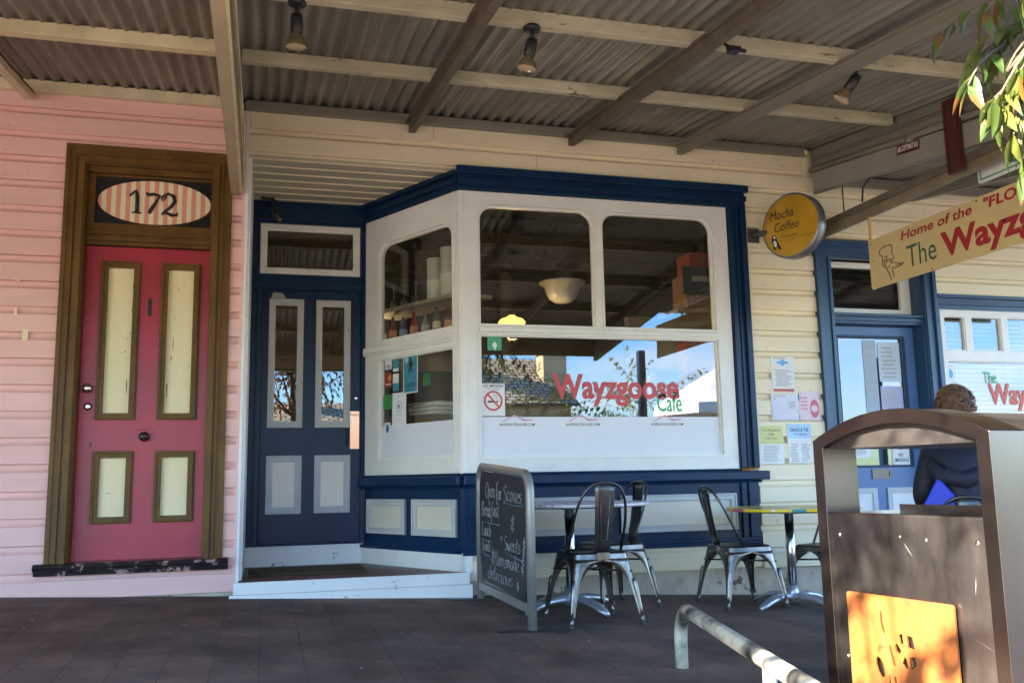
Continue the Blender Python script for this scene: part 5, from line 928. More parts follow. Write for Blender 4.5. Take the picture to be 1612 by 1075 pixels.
# ================================================================== CHAIRS
def make_chair():
    t = thing('metal_chair', (0, 0, 0), 'x', 'chair', 'industrial metal cafe chairs')
    S = .175; ZS = .425
    q = MB(); n = 10
    pl_ = [rrect(-S+.012*k_, S-.012*k_, -S+.012*k_, S-.012*k_, .05) for k_ in (0, 1, 2.2, 6)]
    zs = [ZS-.012, ZS, ZS-.002, ZS-.012]
    vs = []; fs = []; m_ = len(pl_[0])
    for lo, z in zip(pl_, zs): vs += [(p[0], p[1], z) for p in lo]
    for i in range(3):
        for j in range(m_): fs.append((i*m_+j, i*m_+(j+1) % m_, (i+1)*m_+(j+1) % m_, (i+1)*m_+j))
    fs.append([3*m_+j for j in range(m_)]); q.add(vs, fs, False); q.build('seat', STEELD, t, bevel=.002)
    # skirt band
    q = MB(); lo = rrect(-S, S, -S, S, .05); lo2 = rrect(-S-.006, S+.006, -S-.006, S+.006, .052); vs = [(p[0], p[1], ZS-.012) for p in lo]+[(p[0], p[1], ZS-.045) for p in lo2]
    q.add(vs, [(j, (j+1) % m_, m_+(j+1) % m_, m_+j) for j in range(m_)], True); q.build('seat_rim', STEEL, t)
    for sx in (-1, 1):
        for sy in (-1, 1):
            q = MB(); L = 14; vs = []; fs = []; NP = 11
            for i in range(L+1):
                f = i/L; z = (ZS-.04)*(1-f)+.045*f
                wd = .022+.155*math.exp(-f*6.0)+.018*(1-f)
                sp = .006+.048*f
                cxo = (S+sp+.0*(sx)); cyo = S+sp
                # L section with rounded outer corner, slight channel
                cr_ = .04*(1-f)+.012
                P = [(-wd, 0)]
                P.append((-cr_-.004, 0))
                for k in range(7): a = R(90*k/6); P.append((-cr_+cr_*math.sin(a), -cr_+cr_*math.cos(a)-0.0))
                P = [(-wd, 0), (-max(cr_+.002, wd*.6), 0)]+[(-cr_+cr_*math.sin(R(15*k)), -cr_*(1-math.cos(R(15*k)))) for k in range(7)]+[(0, -max(cr_+.002, wd*.6)), (0, -wd)]
                for a, b in P: vs.append((sx*(cxo+a), sy*(cyo+b), z))
            NP = len(P)
            for i in range(L):
                for j in range(NP-1): fs.append((i*NP+j, i*NP+j+1, (i+1)*NP+j+1, (i+1)*NP+j))
            q.add(vs, fs, True)
            # raised pressed rib down the leg
            q.tube([(sx*(S+.008+.048*f-.006), sy*(S+.008+.048*f-.006), (ZS-.04)*(1-f)+.045*f) for f in (.34, .4, .55, .7, .85, 1.0)], [.004, .013, .013, .012, .011, .010], 8)
            q.tube([(sx*(S+.046), sy*(S+.046), .07), (sx*(S+.052), sy*(S+.052), .0)], [.012, .014], 10)
            o = q.build('leg', STEEL, t); sm = o.modifiers.new('solid', 'SOLIDIFY'); sm.thickness = .002
            q = MB(); q.tube([(sx*(S+.0515), sy*(S+.0515), .022), (sx*(S+.0525), sy*(S+.0525), .0)], [.0155, .0165], 10); q.build('foot_cap', mat('rubber_foot', (.05, .04, .035), .7), o)
    q = MB(); q.tube([(-S-.01, -S-.01, .31), (S+.01, S+.01, .31)], .006, 6); q.tube([(-S-.01, S+.01, .314), (S+.01, -S-.01, .314)], .006, 6); q.build('cross_brace', BLACKM, t)
    # back hoop
    pts = []
    for k in range(25):
        a = math.pi*k/24; yy = math.cos(a); hh = math.sin(a)
        yv = .172*(abs(yy)**.75)*(1 if yy > 0 else -1); zv = ZS+.41*hh**.62 if hh > 1e-4 else ZS-.01
        xv = -.055-.20*((zv-ZS)/.41)**.9 if zv > ZS else -.05
        pts.append((xv, yv, zv))
    MB().tube(pts, .0085, 8).build('back_hoop', STEELD, t)
    q = MB(); vs = []; fs = []
    for i in range(9):
        f = i/8; z = ZS-.01+.42*f; x = -.172-.082*f-.012*math.sin(f*math.pi); hw = .052+.014*f
        for j in range(5): yy = -1+.5*j; vs.append((x-.006*(1-yy*yy), yy*hw, z))
    for i in range(8):
        for j in range(4): fs.append((i*5+j, i*5+j+1, (i+1)*5+j+1, (i+1)*5+j))
    q.add(vs, fs, True); o = q.build('splat', STEELD, t); sm = o.modifiers.new('solid', 'SOLIDIFY'); sm.thickness = .003
    def sp_(f, yy, off=.003): z = ZS-.01+.42*f; return (-.172-.082*f-.012*math.sin(f*math.pi)-.006*(1-yy*yy)-off, yy*(.052+.014*f), z)
    for off in (.002, -.003):
        pass
    q = MB(); q.tube([sp_(.2, -.4), sp_(.5, -.42), sp_(.82, -.45), sp_(.84, 0), sp_(.82, .45), sp_(.5, .42), sp_(.2, .4), sp_(.18, 0)], .0022, 5, closed=True); q.build('pressed_line', STEEL, o)
    MB().box((-.195, -.04, ZS-.045), (-.170, .04, ZS+.0)).build('splat_clip', STEEL, t, bevel=.003)
    return t
ch0 = make_chair()
def place(o, x, y, rz, label):
    o.location = (x, y, gz(x, y)+.002); o.rotation_euler = (0, 0, rz); o['label'] = label; return o
place(ch0, 1.955, 5.41, R(92), 'gunmetal chair with its back to the camera, nearest the chalkboard')
place(copy_tree(ch0), 2.33, 6.05, R(192), 'gunmetal chair at the pale table, behind the nearest chair and leaning back to the right')
place(copy_tree(ch0), 3.30, 6.03, R(0), 'gunmetal chair left of the yellow edged table, under the shop window')
place(copy_tree(ch0), 4.08, 6.12, R(196), 'gunmetal chair right of the yellow edged table, half hidden behind the bin')
place(copy_tree(ch0), 3.82, 4.36, R(50), 'gunmetal chair carrying the seated person behind the bin')

def table(x, y, r, mt, label, edge):
    g_ = gz(x, y); t = thing('cafe_table', (x, y, g_), label, 'table', 'round cafe tables'); zt = g_+.70
    q = MB(); q.lathe([(0, -.022), (r-.012, -.022), (r, -.016), (r, -.002), (r-.006, 0), (0, 0)], (x, y, zt), 48, smooth=False); q.build('table_top', mt, t)
    q = MB(); q.lathe([(0, -.03), (r*.8, -.03), (r*.85, -.0225)], (x, y, zt), 32); q.build('underside', BLACKM, t)
    px_ = x-.03
    MB().tube([(px_, y, zt-.03), (px_, y, g_+.10)], .032, 20).tube([(px_, y, zt-.03), (px_, y, zt-.045)], .06, 20).build('pole', CHROME, t)
    q = MB(); q.tube([(px_, y, g_+.05), (px_, y, g_+.16)], [.045, .036], 16); q.build('base_hub', ALU, t)
    for k in range(4):
        a = R(20+90*k); q = MB(F=Matrix.Translation((px_, y, g_)) @ Matrix.Rotation(a, 4, 'Z')); vs = []; fs = []
        for i in range(9):
            f = i/8; xx = .03+.33*f; zc = .085+.015*math.sin(f*3)-.06*f*f; hw = .030+.018*math.sin(f*math.pi)*.5+.006*f; th = .028-.012*f
            if f == 1: hw *= .55
            vs += [(xx, -hw, zc-th*.6), (xx, -hw*.6, zc+th*.5), (xx, 0, zc+th*.8), (xx, hw*.6, zc+th*.5), (xx, hw, zc-th*.6), (xx, 0, zc-th)]
        for i in range(8):
            for j in range(6): fs.append((i*6+j, i*6+(j+1) % 6, (i+1)*6+(j+1) % 6, (i+1)*6+j))
        fs.append([48+j for j in range(6)]); q.add(vs, fs, True); o = q.build('base_arm', ALU, t)
        q = MB(F=Matrix.Translation((px_, y, g_)) @ Matrix.Rotation(a, 4, 'Z')); q.tube([(.34, 0, .02), (.34, 0, .001)], .014, 8); q.build('foot', BLACKM, o)
table(1.98, 5.80, .50, TABEDGE_W, 'round table with a worn pale top behind the chalkboard', 0)
table(3.68, 5.92, .47, TABEDGE_Y, 'round table with a bright yellow floral edge between two chairs', 1)

# ================================================================== LITTER BIN
Lb = Vector((1.70, 2.59, 0)); Rb = Vector((1.81, 1.965, 0)); WB = (Rb-Lb).length
ub = (Rb-Lb).normalized(); FBn = frame(Lb, ub, (0, 0, 1)); DP = .95   # w = ub x z = outward (-x side)
gb_ = gz(1.9, 2.2)
bn = thing('litter_bin', (2.05, 2.3, gb_), 'stainless steel litter bin housing with arched hood and rusty orange plate', 'litter bin')
def arch(z0, z1, n=18): return [(WB*k/n, z0+(z1-z0)*(1-((2*k/n)-1)**2)) for k in range(n+1)]
def archframe(w0, w1):
    q = MB(F=FBn); o_ = arch(.850, .930); i_ = [(.042+(WB-.084)*k/18, .828+(.888-.828)*(1-((2*k/18)-1)**2)) for k in range(19)]
    outer = [(0, gb_), (.042, gb_)]+i_+[(WB-.042, gb_), (WB, gb_)]+o_[::-1]
    q.poly(outer, (), w0, w1); return q
archframe(-.14, .0).build('front_arch', INOXF, bn, bevel=.003)
archframe(-DP, -DP+.14).build('rear_arch', INOXF, bn, bevel=.003)
q = MB(F=FBn); a_ = arch(.843, .922); vs = [(u, z, -.141) for u, z in a_]+[(u, z, -DP+.141) for u, z in a_]; n_ = len(a_)
q.add(vs, [(i, i+1, n_+i+1, n_+i) for i in range(n_-1)]); vs = [(u, z-.006, w_) for u, z, w_ in vs]; q.add(vs, [(i+1, i, n_+i, n_+i+1) for i in range(n_-1)]); q.box((.042, .823, -.02), (WB-.042, .829, -DP+.05)); q.poly([(.04, .825)]+[(u, z) for u, z in a_[2:-2]]+[(WB-.04, .825)], (), -.03, -.025); q.build('hood', mat('dark_steel_hood', (.10, .09, .085), .4, metal=.9), bn)
q = MB(F=FBn); q.box((.04, gb_+.04, -.03), (WB-.04, .628, -.012)); fp = q.build('front_panel', INOX, bn, bevel=.006)
for u, z in ((.075, .56), (WB-.075, .56), (.075, .2), (WB-.075, .2)): q = MB(F=FBn); q.lathe([(0, .004), (.006, .003), (.008, 0)], F=Matrix.Translation((u, z, -.014)), n=10); q.build('screw', CHROME, fp)
q = MB(F=FBn); q.box((WB-.012, gb_+.04, -DP+.05), (WB-.004, .625, -.13)); q.box((.004, gb_+.04, -DP+.05), (.012, .625, -.13)); q.box((.05, gb_+.04, -DP), (WB-.05, .625, -DP+.02)); q.build('side_panel', mat('pale_inox', (.62, .58, .50), .35, metal=.9, var=.06), bn)
q = MB(F=FBn); q.poly(rect(.045, WB-.045, .032, DP-.02), [rect(.16, WB-.16, .14, DP-.14)], .60, .612, Matrix(((1, 0, 0, 0), (0, 0, 1, 0), (0, -1, 0, 0), (0, 0, 0, 1)))); q.build('top_plate', INOX, bn)
q = MB(F=FBn); q.box((.06, .612, -.30), (WB-.06, .645, -.294)); q.build('rim', INOXF, bn)
rq = random.Random(12); SC1 = mat('bright_scratch', (.45, .43, .40), .6, metal=.6)
for (u, z, a, l_) in ((.31, .565, 1.5, .008), (.40, .56, 1.2, .010), (.335, .53, 2.2, .05), (.56, .30, -.42, .10), (.545, .45, 1.45, .05)):
    q = MB(F=FBn); w__ = .0005 if l_ > .012 else .0035; dx, dz = math.cos(a)*l_/2, math.sin(a)*l_/2; nx, nz_ = -math.sin(a)*w__, math.cos(a)*w__
    q.add([(u-dx, z-dz, -.0112), (u+nx, z+nz_, -.0112), (u+dx, z+dz, -.0112), (u-nx, z-nz_, -.0112)], [(0, 1, 2, 3)]); q.build('scratch', SC1, fp)
# corten plate with cut-outs of a stem, a flower and a leaf
pu0, pu1, pv0, pv1 = .103, .483, gb_+.06, .395
def blob(cx, cy, a, b, rot, n=10): return [(cx+a*math.cos(t)*math.cos(rot)-b*math.sin(t)*math.sin(rot), cy+a*math.cos(t)*math.sin(rot)+b*math.sin(t)*math.cos(rot)) for t in [2*math.pi*k/n for k in range(n)]]
holes = [[(.226, .352), (.234, .350), (.236, .315), (.244, .285), (.238, .285), (.230, .300), (.227, .325)],
         [(.251, .262), (.259, .258), (.272, .205), (.265, .203), (.258, .225)],
         [(.262, .175), (.270, .175), (.272, .150), (.255, .125), (.252, .135), (.264, .150)],
         [(.290, .293), (.303, .297), (.305, .270), (.294, .268)], [(.318, .296), (.338, .292), (.344, .258), (.320, .262)], [(.274, .262), (.282, .268), (.296, .250), (.288, .238), (.276, .246)], [(.296, .215), (.306, .236), (.312, .230), (.316, .205), (.304, .203)], [(.322, .236), (.342, .238), (.344, .218), (.332, .206), (.324, .208)],
         blob(.215, .192, .030, .014, R(105)), [(.245, .175), (.248, .178), (.250, .155), (.243, .150)], blob(.20, .12, .03, .012, R(60)), blob(.33, .10, .03, .014, R(120)), [(.112+.0, .02), (.18, .06), (.185, .055), (.12, .012)]]
q = MB(F=FBn); q.poly(rrect(pu0, pu1, pv0, pv1, .01), holes, -.003, .003); q.build('rusty_plate', CORTEN, bn)
q = MB(F=FBn); q.tube([(.16, .385, .0035), (.185, .34, .0035), (.205, .30, .0035), (.235, .262, .0035), (.25, .25, .0035)], .0016, 5); q.build('stem_line', mat('rust_dark', (.16, .06, .02), .8), bn)

# ================================================================== LOW RAIL
def f_rail(t, b, tc):
    nz = N(t, 'ShaderNodeTexNoise'); nz.inputs['Scale'].default_value = 3.2; nz.inputs['Detail'].default_value = 5; t.links.new(tc.outputs['Object'], nz.inputs[0])
    c = N(t, 'ShaderNodeValToRGB'); c.color_ramp.elements[0].position = .38; c.color_ramp.elements[1].position = .50; c.color_ramp.elements[0].color = (.035, .035, .035, 1); c.color_ramp.elements[1].color = (.60, .56, .42, 1)  # noise splits the tube into cream and near-black patches
    t.links.new(nz.outputs['Fac'], c.inputs[0]); t.links.new(c.outputs[0], b.inputs['Base Color'])
RAILM = uvmat('cream_black_patches', f_rail, .35)
rl = thing('bicycle_rail', (1.93, 4.12, gz(1.93, 4.12)), 'low curved tubular rail with cream and black patches in the foreground', 'rail')
d2 = Vector((-.20, -.98, 0)).normalized(); P0 = Vector((1.925, 4.12, gz(1.93, 4.12))); zr = .135; Rr = .17
pts = [P0, Vector((P0.x, P0.y, zr-Rr))]
for k in range(1, 9): a = R(90*k/8); pts.append(Vector((P0.x, P0.y, zr-Rr))+d2*(Rr*(1-math.cos(a)))+Vector((0, 0, Rr*math.sin(a))))
e = pts[-1]; 
for k in range(1, 10): pts.append(e+d2*(.24*k)+Vector((0, 0, -.004*k)))
MB().tube(pts, .031, 18).build('tube', RAILM, rl)
q = MB(); c1_ = e+d2*1.08; q.tube([c1_+Vector((0, 0, -.01)), Vector((c1_.x, c1_.y, gz(c1_.x, c1_.y)))], .025, 12); q.build('leg', RAILM, rl)

# ================================================================== PEOPLE
def skin_obj(name, verts, edges, radii, mt, parent, sub=2):
    off = wloc(parent); me = bpy.data.meshes.new(name); me.from_pydata([Vector(v)-off for v in verts], edges, []); me.materials.append(mt)
    o = bpy.data.objects.new(name, me); COL.objects.link(o); o.parent = parent
    md = o.modifiers.new('skin', 'SKIN'); md.use_smooth_shade = True
    if not me.skin_vertices: 
        bpy.context.view_layer.objects.active = o
    for sv, r_ in zip(me.skin_vertices[0].data, radii): sv.radius = (r_, r_) if not isinstance(r_, tuple) else r_; sv.use_root = False
    me.skin_vertices[0].data[0].use_root = True
    s_ = o.modifiers.new('sub', 'SUBSURF'); s_.levels = sub; s_.render_levels = sub
    return o
SKINM = mat('skin', (.50, .29, .20), .5, var=.05); JACKET = mat('navy_black_jacket', (.006, .008, .02), .7, var=.3, vscale=6); COBALT = mat('cobalt_lining', (.015, .03, .42), .5); HAIR = mat('curly_brown_hair', (.08, .038, .018), .6, col2=(.20, .11, .055), vscale=30); JEANS = mat('dark_trousers', (.02, .022, .035), .8)
def head(parent, c, fwd, mt_h, curly=False, s_=1.0):
    f = Vector(fwd).normalized(); r_ = f.cross(Vector((0, 0, 1))); M_ = Matrix((r_, f, Vector((0, 0, 1)))).transposed().to_4x4(); M_.translation = c
    q = MB(F=M_ @ Matrix.Scale(s_, 4)); q.ball((0, 0, .02), (.075, .092, .105), 20); q.ball((0, .03, -.055), (.052, .06, .055), 16); q.tube([(0, -.01, -.06), (0, -.02, -.16)], [.052, .056], 14)
    q.tube([(0, .088, .02), (0, .108, -.012), (0, .095, -.02)], [.008, .013, .008], 8)
    for sx in (-1, 1): q.ball((sx*.076, -.005, .0), (.010, .022, .032), 10)
    h = q.build('head', SKINM, parent)
    q = MB(F=M_ @ Matrix.Scale(s_, 4))
    for sx in (-1, 1): q.ball((sx*.03, .084, .022), (.012, .006, .006), 8)
    q.build('eyes', INK, h); q = MB(F=M_ @ Matrix.Scale(s_, 4)); q.ball((0, .086, -.048), (.024, .007, .006), 10); q.build('mouth', mat('lips', (.4, .12, .1), .5), h)
    q = MB(F=M_ @ Matrix.Scale(s_, 4))
    q.ball((0, -.022, .045), (.086, .095, .10), 20)
    if curly:
        rr = random.Random(4)
        for i in range(420):
            a = rr.random()*2*math.pi; b = rr.uniform(-.55, 1.5)
            d = Vector((math.cos(a)*math.cos(b), math.sin(a)*math.cos(b), math.sin(b)))
            if d.y > .55 and d.z < .35: continue
            p_ = Vector((d.x*.088, d.y*.098-.022, d.z*.102+.040)); t1 = d.orthogonal().normalized(); t2 = d.cross(t1); R0 = rr.uniform(.008, .015)
            q.tube([p_+(t1*math.cos(k*.9)+t2*math.sin(k*.9))*R0+d*.003*k for k in range(7)], .0035, 4)
    else:
        q.ball((0, -.05, -.03), (.075, .055, .09), 14)
    q.build('hair', mt_h, parent)
pc = Vector((3.88, 4.335, 0)); gzp = gz(3.88, 4.33)
pe = thing('person', (3.86, 4.36, gzp), 'seated person with curly brown hair in dark jacket with bright blue lining', 'person')
fw = Vector((math.cos(R(50)), math.sin(R(50)), 0)); sd = Vector((-fw.y, fw.x, 0))
def pp_(f, s_, z): v = Vector((3.80, 4.33, 0))+fw*f+sd*s_; return (v.x, v.y, gzp+z)
V = [pp_(0, 0, .52), pp_(.0, 0, .70), pp_(.03, 0, .92), pp_(.06, 0, 1.08), pp_(.075, 0, 1.17),
     pp_(.05, .17, 1.06), pp_(.06, .23, .84), pp_(.26, .20, .74), pp_(.05, -.17, 1.06), pp_(.04, -.24, .84), pp_(.24, -.22, .74)]
skin_obj('jacket', V, [(0, 1), (1, 2), (2, 3), (3, 4), (3, 5), (5, 6), (6, 7), (3, 8), (8, 9), (9, 10)], [(.19, .15), (.18, .14), (.19, .14), (.13, .10), (.07, .07), .075, .062, .05, .075, .062, .05], JACKET, pe)
V = [pp_(0, 0, .50), pp_(.03, .09, .50), pp_(.40, .10, .50), pp_(.42, .10, .08), pp_(.03, -.09, .50), pp_(.40, -.10, .50), pp_(.42, -.10, .08)]
skin_obj('trousers', V, [(0, 1), (1, 2), (2, 3), (0, 4), (4, 5), (5, 6)], [.13, .10, .07, .05, .10, .07, .05], JEANS, pe)
for s_ in (.10, -.10):
    q = MB(); c_ = Vector(pp_(.47, s_, .035)); q.ball(tuple(c_), (.09, .09, .04), 12); q.build('shoe', BLACKM, pe)
for s_, k_ in ((.20, 1), (-.22, -1)):
    q = MB(); c_ = Vector(pp_(.32, s_, .745)); q.ball(tuple(c_), (.04, .04, .018), 12)
    for i, (a, l_) in enumerate(((-.03, .06), (-.01, .07), (.01, .075), (.03, .065))): q.tube([c_+sd*a, c_+fw*(l_*.7)+sd*a*1.2+Vector((0, 0, .004)), c_+fw*l_*1.3+sd*a*1.3+Vector((0, 0, -.012))], [.010, .009, .007], 7)
    q.tube([c_-fw*.01+sd*(-.035*k_), c_+fw*.04+sd*(-.055*k_)], [.012, .008], 7); q.build('hand', SKINM, pe)
q = MB(); q.tube([pp_(-.10, .18, 1.02), pp_(-.13, .12, .95), pp_(-.13, .0, .93), pp_(-.13, -.10, .97)], [.03, .045, .05, .04], 12); q.build('hood', JACKET, pe)
q = MB(); a = [Vector(pp_(-.16, .14, .95)), Vector(pp_(-.20, .23, .78)), Vector(pp_(-.20, .30, .58)), Vector(pp_(-.205, .12, .66)), Vector(pp_(-.185, .03, .80))]
q.add([tuple(v) for v in a]+[tuple(v+fw*.03) for v in a], [(0, 1, 2, 3, 4), (9, 8, 7, 6, 5)]+[(i, 5+i, 5+(i+1) % 5, (i+1) % 5) for i in range(5)]); q.build('lining', COBALT, pe, bevel=.008)
head(pe, pp_(.10, 0, 1.31), (math.cos(R(10)), math.sin(R(10)), -.1), HAIR, True)
ip = thing('person', (3.82, 8.75, .10), 'dark haired woman standing inside the shop window, looking down', 'person')
def qq(x, y, z): return (3.82+x, 8.6+y, .1+z)
V = [qq(0, 0, .95), qq(0, 0, 1.12), qq(0, 0, 1.32), qq(0, 0, 1.43), qq(-.17, 0, 1.40), qq(-.22, .0, 1.14), qq(-.14, -.18, 1.05), qq(.17, 0, 1.40), qq(.22, 0, 1.14), qq(.13, -.18, 1.05)]
skin_obj('top', V, [(0, 1), (1, 2), (2, 3), (3, 4), (4, 5), (5, 6), (3, 7), (7, 8), (8, 9)], [(.16, .11), (.13, .10), (.16, .11), .06, .055, .045, .035, .055, .045, .035], mat('grey_top', (.12, .12, .12), .8), ip)
V = [qq(0, 0, .93), qq(-.09, 0, .88), qq(-.09, .0, .48), qq(-.09, 0, .06), qq(.09, 0, .88), qq(.09, 0, .48), qq(.09, 0, .06)]
skin_obj('trousers', V, [(0, 1), (1, 2), (2, 3), (0, 4), (4, 5), (5, 6)], [.13, .10, .065, .045, .10, .065, .045], JEANS, ip)
head(ip, qq(0, -.02, 1.60), (-.2, -1, -.3), mat('dark_hair', (.03, .02, .015), .5))

# ================================================================== FOLIAGE
def leaf_geo(q, p, d, up, L, wd, rr):
    d = d.normalized(); s_ = d.cross(up); s_ = s_.normalized() if s_.length > 1e-4 else d.orthogonal().normalized(); n_ = s_.cross(d)
    drp = rr.uniform(.05, .35)
    def P(a, b, c=0): return p+d*(L*a)+s_*(wd*b)+n_*(abs(b)*wd*.35-drp*L*a*a)
    vs = [P(0, 0), P(.25, .38), P(.5, .5), P(.78, .28), P(1, 0), P(.78, -.28), P(.5, -.5), P(.25, -.38), P(.25, 0), P(.5, 0), P(.78, 0)]
    q.add(vs, [(0, 1, 8), (8, 1, 2, 9), (9, 2, 3, 10), (10, 3, 4), (0, 8, 7), (8, 9, 6, 7), (9, 10, 5, 6), (10, 4, 5)], True)
def twig_leaves(ql, qt, base, dirv, length, nl, L, rr, droop=.5, wd=.36):
    p = Vector(base); d = Vector(dirv).normalized(); pts = [p.copy()]
    st_ = length/max(1, nl)
    for i in range(nl):
        d = (d+Vector((rr.uniform(-.15, .15), rr.uniform(-.15, .15), rr.uniform(-.12, .08)-droop*.1))).normalized(); p = p+d*st_; pts.append(p.copy())
        for k in (-1, 1):
            sv = d.cross(Vector((0, 0, 1))); ld = (d*.6+sv*k*rr.uniform(.5, 1)+Vector((rr.uniform(-.3, .3), rr.uniform(-.3, .3), -droop*rr.uniform(.4, 1.6))))
            leaf_geo(ql, p, ld, Vector((rr.uniform(-.5, .5), rr.uniform(-.5, .5), 1)), L*rr.uniform(.6, 1.15), L*wd*rr.uniform(.8, 1.2), rr)
    qt.tube(pts, [.004*(1-i/len(pts))+.0015 for i in range(len(pts))], 5)
def tree(name, base, h, crown_c, crown_r, nclump, L, ml, label, seed, cat='tree', extra=None, trunk_r=.07, thin=0):
    rr = random.Random(seed); t = thing(name, base, label, cat)
    qt = MB(); ql = MB(); b0 = Vector(base); cc_ = Vector(crown_c)
    pts = [b0+(cc_-b0)*(k/5)+Vector((rr.uniform(-.05, .05), rr.uniform(-.05, .05), 0)) for k in range(6)]; qt.tube(pts, [trunk_r*(1-k*.12) for k in range(6)], 8)
    for i in range(nclump):
        a = rr.random()*2*math.pi; zc = rr.uniform(-1, 1); rad = rr.random()**.4; d = Vector((math.cos(a)*math.sqrt(1-zc*zc), math.sin(a)*math.sqrt(1-zc*zc), zc))
        e_ = cc_+Vector((d.x*crown_r[0], d.y*crown_r[1], d.z*crown_r[2]))*rad
        if i % 4 == 0: m_ = (pts[3]+e_)/2+Vector((0, 0, rr.uniform(0, .2))); qt.tube([pts[rr.choice((3, 4, 5))], m_, e_], [.02, .012, .006], 5)
        for k in range(2): twig_leaves(ql, qt, e_, (d.x+rr.uniform(-.6, .6), d.y+rr.uniform(-.6, .6), d.z*.5+rr.uniform(-.4, .4)), L*4.5, 5, L, rr)
    if extra: extra(ql, qt, rr)
    o = qt.build('trunk', BARK, t); o2 = ql.build('crown', ml, t); return t
def branch_in(ql, qt, rr):
    S = Vector((2.25, 1.05, 2.45)); qt.tube([(2.75, .55, 1.5), (2.6, .7, 2.1), tuple(S)], [.035, .025, .018], 8)
    for (tx, ty, tz) in ((1.93, 1.75, 1.92), (1.72, 1.70, 1.70), (1.80, 1.68, 1.50), (1.93, 1.72, 1.66)):
        E_ = Vector((tx, ty, tz)); md = (S+E_)/2+Vector((0, 0, .08)); qt.tube([S, md, E_], [.012, .008, .005], 6)
    for (bx, by, bz, dx, dy, dz, ln_, nl) in ((2.0, 1.78, 2.02, -.45, .0, -.6, .30, 6), (1.92, 1.75, 1.92, -.5, .0, -.5, .28, 6), (1.85, 1.72, 1.80, -.75, .05, -.25, .30, 6), (1.80, 1.68, 1.66, -.6, .0, -.6, .24, 5), (1.78, 1.66, 1.58, -.2, 0, -.9, .16, 3), (1.92, 1.74, 1.72, -.4, .1, -.7, .24, 5), (1.95, 1.75, 1.84, -.3, .1, -.6, .26, 5), (1.86, 1.66, 1.56, .05, .05, -1, .14, 3), (2.02, 1.80, 1.70, 0, .1, -.8, .22, 4), (1.98, 1.78, 1.95, -.6, .2, -.1, .25, 5), (1.80, 1.70, 1.86, -.5, .05, -.4, .20, 4), (1.76, 1.70, 1.74, -.7, .05, -.5, .20, 4), (1.72, 1.68, 1.68, -.55, .0, -.75, .18, 4), (1.88, 1.70, 1.62, -.5, 0, -.6, .2, 4), (1.82, 1.66, 1.72, -.3, 0, -.8, .2, 4), (1.95, 1.70, 1.76, -.3, -.1, -.8, .22, 5), (1.90, 1.72, 1.98, -.6, 0, -.5, .2, 4), (2.0, 1.74, 1.9, -.2, 0, -.9, .25, 5)):
        for jj in (0, 1, 2): twig_leaves(ql, qt, (bx+.07+jj*rr.uniform(-.06, .03), by+jj*rr.uniform(-.05, .05), bz+jj*rr.uniform(-.03, .12)), (dx, dy, dz), ln_, nl, .105, rr, droop=.8, wd=.23)
tree('street_tree', (-2.9, .2, gz(-2.9, .2)-.14), 3, (-1.9, .55, 2.5), (.9, .45, .6), 44, .11, LEAFG, 'street tree at the left kerb with green and orange leaves, casting dappled shade', 15)
tree('street_tree', (2.9, .3, gz(2.9, .3)-.1), 3, (3.1, -.2, 3.1), (.75, .7, .7), 60, .11, LEAFG, 'street tree with long green and orange leaves hanging in at the top right', 11, extra=branch_in)
tree('street_tree', (.75, -1.1, gz(.9, -1.1)-.14), 3, (.35, -.95, 3.35), (1.35, .8, 1.35), 120, .11, LEAFR, 'autumn red street tree reflected in the blue door glass', 12)
for i, (x, y, zc, rx, ry, rz_, n_, ml, lb, L_) in enumerate(((4.05, -1.2, 1.55, .9, .5, 1.0, 150, LEAFD, 'large bushy shrub across the kerb, reflected left in the shop window', .08), (3.3, -1.5, .9, .5, .5, 1.2, 34, LEAFR, 'red leaved shrub beside the large bushy shrub', .08), (5.75, -.9, 1.0, .6, .4, .5, 34, LEAFD, 'low glossy shrub reflected below the red window lettering', .09), (7.2, -1.0, .35, .6, .4, .4, 14, LEAFR, 'sparse reddish shrub at the right of the kerb planting', .08))):
    tree('shrub', (x, y, gz(x, y)-.14), 1, (x, y, zc), (rx, ry, rz_), n_, L_, ml, lb, 20+i, 'shrub', trunk_r=.03)

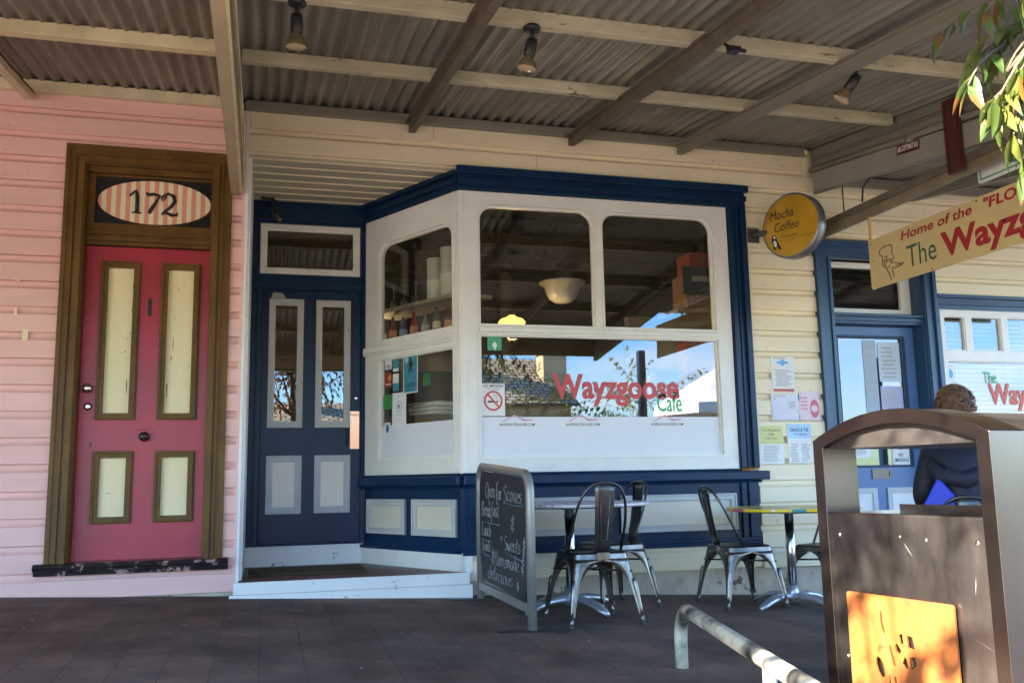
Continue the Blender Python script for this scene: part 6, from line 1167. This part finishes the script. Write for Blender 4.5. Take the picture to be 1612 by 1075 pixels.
# ================================================================== ACROSS THE STREET (seen in the reflections)
def house(name, x0, x1, y0, y1, zb_, ze, zr_, mtw, label, chim):
    t = thing(name, ((x0+x1)/2, (y0+y1)/2, zb_), label, 'house')
    q = MB(); ym = (y0+y1)/2; q.box((x0, y0, zb_), (x1, y1, ze)); q.add([(x0, y0, ze), (x0, y1, ze), (x0, ym, zr_)], [(0, 1, 2)]); q.add([(x1, y0, ze), (x1, y1, ze), (x1, ym, zr_)], [(2, 1, 0)]); q.build('wall', mtw, t)
    q = MB(); e_ = .3
    for s1, yy in ((1, y1+e_), (-1, y0-e_)):
        ze_ = ze-e_*(zr_-ze)/((y1-y0)/2)
        q.add([(x0-.2, yy, ze_), (x1+.2, yy, ze_), (x1+.2, ym, zr_), (x0-.2, ym, zr_), (x0-.2, yy, ze_+.08), (x1+.2, yy, ze_+.08), (x1+.2, ym, zr_+.08), (x0-.2, ym, zr_+.08)], [(0, 1, 2, 3), (4, 7, 6, 5), (0, 4, 5, 1), (1, 5, 6, 2), (3, 2, 6, 7), (0, 3, 7, 4)])
    rf_ = q.build('roof', SHINGLE, t)
    for (cx, cy, cw, ct_) in chim:
        q = MB(); q.box((cx-cw/2, cy-cw/2, ze), (cx+cw/2, cy+cw/2, ct_)); q.box((cx-cw/2-.06, cy-cw/2-.06, ct_-.12), (cx+cw/2+.06, cy+cw/2+.06, ct_)); q.build('chimney', STONEL, rf_)
    nwin = max(1, int((x1-x0)/1.8))
    for i in range(nwin):
        cx = x0+(i+.5)*(x1-x0)/nwin; q = MB(F=frame((cx, y1, zb_+.9), (-1, 0, 0), (0, 0, 1))); q.ring(-.45, .45, 0, 1.1, .07, -.05, .04); o = q.build('window', WHITE, t)
        q = MB(F=frame((cx, y1, zb_+.9), (-1, 0, 0), (0, 0, 1))); q.box((-.4, .05, -.03), (.4, 1.05, .01)); q.build('pane', mat('dark_pane', (.03, .04, .05), .1), o)
    return t
house('stone_cottage', 6.4, 9.3, -20, -14, -.6, 3.1, 4.75, STONEL, 'sandstone cottage with shingle roof and two stone chimneys across the street', ((6.4, -15.6, .8, 5.0), (9.2, -15.6, .8, 4.9)))
house('stone_cottage', -4, 4.4, -19, -13, -.3, 2.1, 3.3, CREAM, 'low cream cottage with long shingle roof across the street', ((1.2, -15.5, .6, 3.9),))
for i, (x, y, zc, s_, lb) in enumerate(((-6.5, -12, 3.0, 1.9, 'broad green tree left of the low cream cottage'), (11.5, -13, 2.2, 1.7, 'broad green tree right of the sandstone cottage'), (16, -16, 2.4, 2.0, 'far green tree at the end of the opposite footpath'))):
    tree('garden_tree', (x, y, -.5), 3, (x, y, zc), (s_, s_, s_*.9), 90, .22, LEAFD, lb, 40+i, trunk_r=.12)
vn = thing('delivery_van', (1.6, -4.6, -.2), 'yellow delivery van parked across the street, reflected in the blue door', 'van')
q = MB(); FV = Matrix(((1, 0, 0, -.4), (0, 0, 1, -5.5), (0, 1, 0, -.2), (0, 0, 0, 1)))
q.poly([(0, .35), (4.4, .35), (4.45, .9), (4.2, 1.15), (3.6, 1.85), (3.3, 1.98), (.15, 1.98), (0, 1.8)], (), 0, 1.8, FV); q.build('body', mat('yellow_van_paint', (.75, .42, .02), .3), vn, bevel=.05)
q = MB(F=FV); q.box((2.75, 1.15, 1.79), (3.55, 1.7, 1.81)); q.add([(4.19, 1.18, .15), (4.19, 1.18, 1.65), (3.66, 1.82, 1.6), (3.66, 1.82, .2)], [(0, 1, 2, 3)]); q.build('window', mat('dark_pane', (.03, .04, .05), .1), vn)
for x in (.8, 3.55):
    for z in (.1, 1.7):
        q = MB(F=FV @ Matrix.Translation((x, .34, z))); q.lathe([(0, -.1), (.3, -.1), (.34, -.06), (.34, .08), (.3, .12), (.2, .12), (0, .10)], n=24); q.build('wheel', BLACKM, vn)
um = thing('market_umbrella', (9.2, -4.0, -.5), 'white market umbrella open across the street', 'umbrella')
q = MB(); n8 = 8; vs = [(9.2, -4, 3.0)]+[(9.2+1.5*math.cos(2*math.pi*k/n8), -4+1.5*math.sin(2*math.pi*k/n8), 2.15) for k in range(n8)]+[(9.2+1.5*math.cos(2*math.pi*k/n8), -4+1.5*math.sin(2*math.pi*k/n8), 1.95) for k in range(n8)]
q.add(vs, [(0, 1+k, 1+(k+1) % n8) for k in range(n8)]+[(1+k, 9+k, 9+(k+1) % n8, 1+(k+1) % n8) for k in range(n8)]); q.build('canopy', mat('white_canvas', (.8, .8, .78), .8), um)
MB().tube([(9.2, -4, -.5), (9.2, -4, 3.05)], .03, 10).build('pole', TIMB, um)
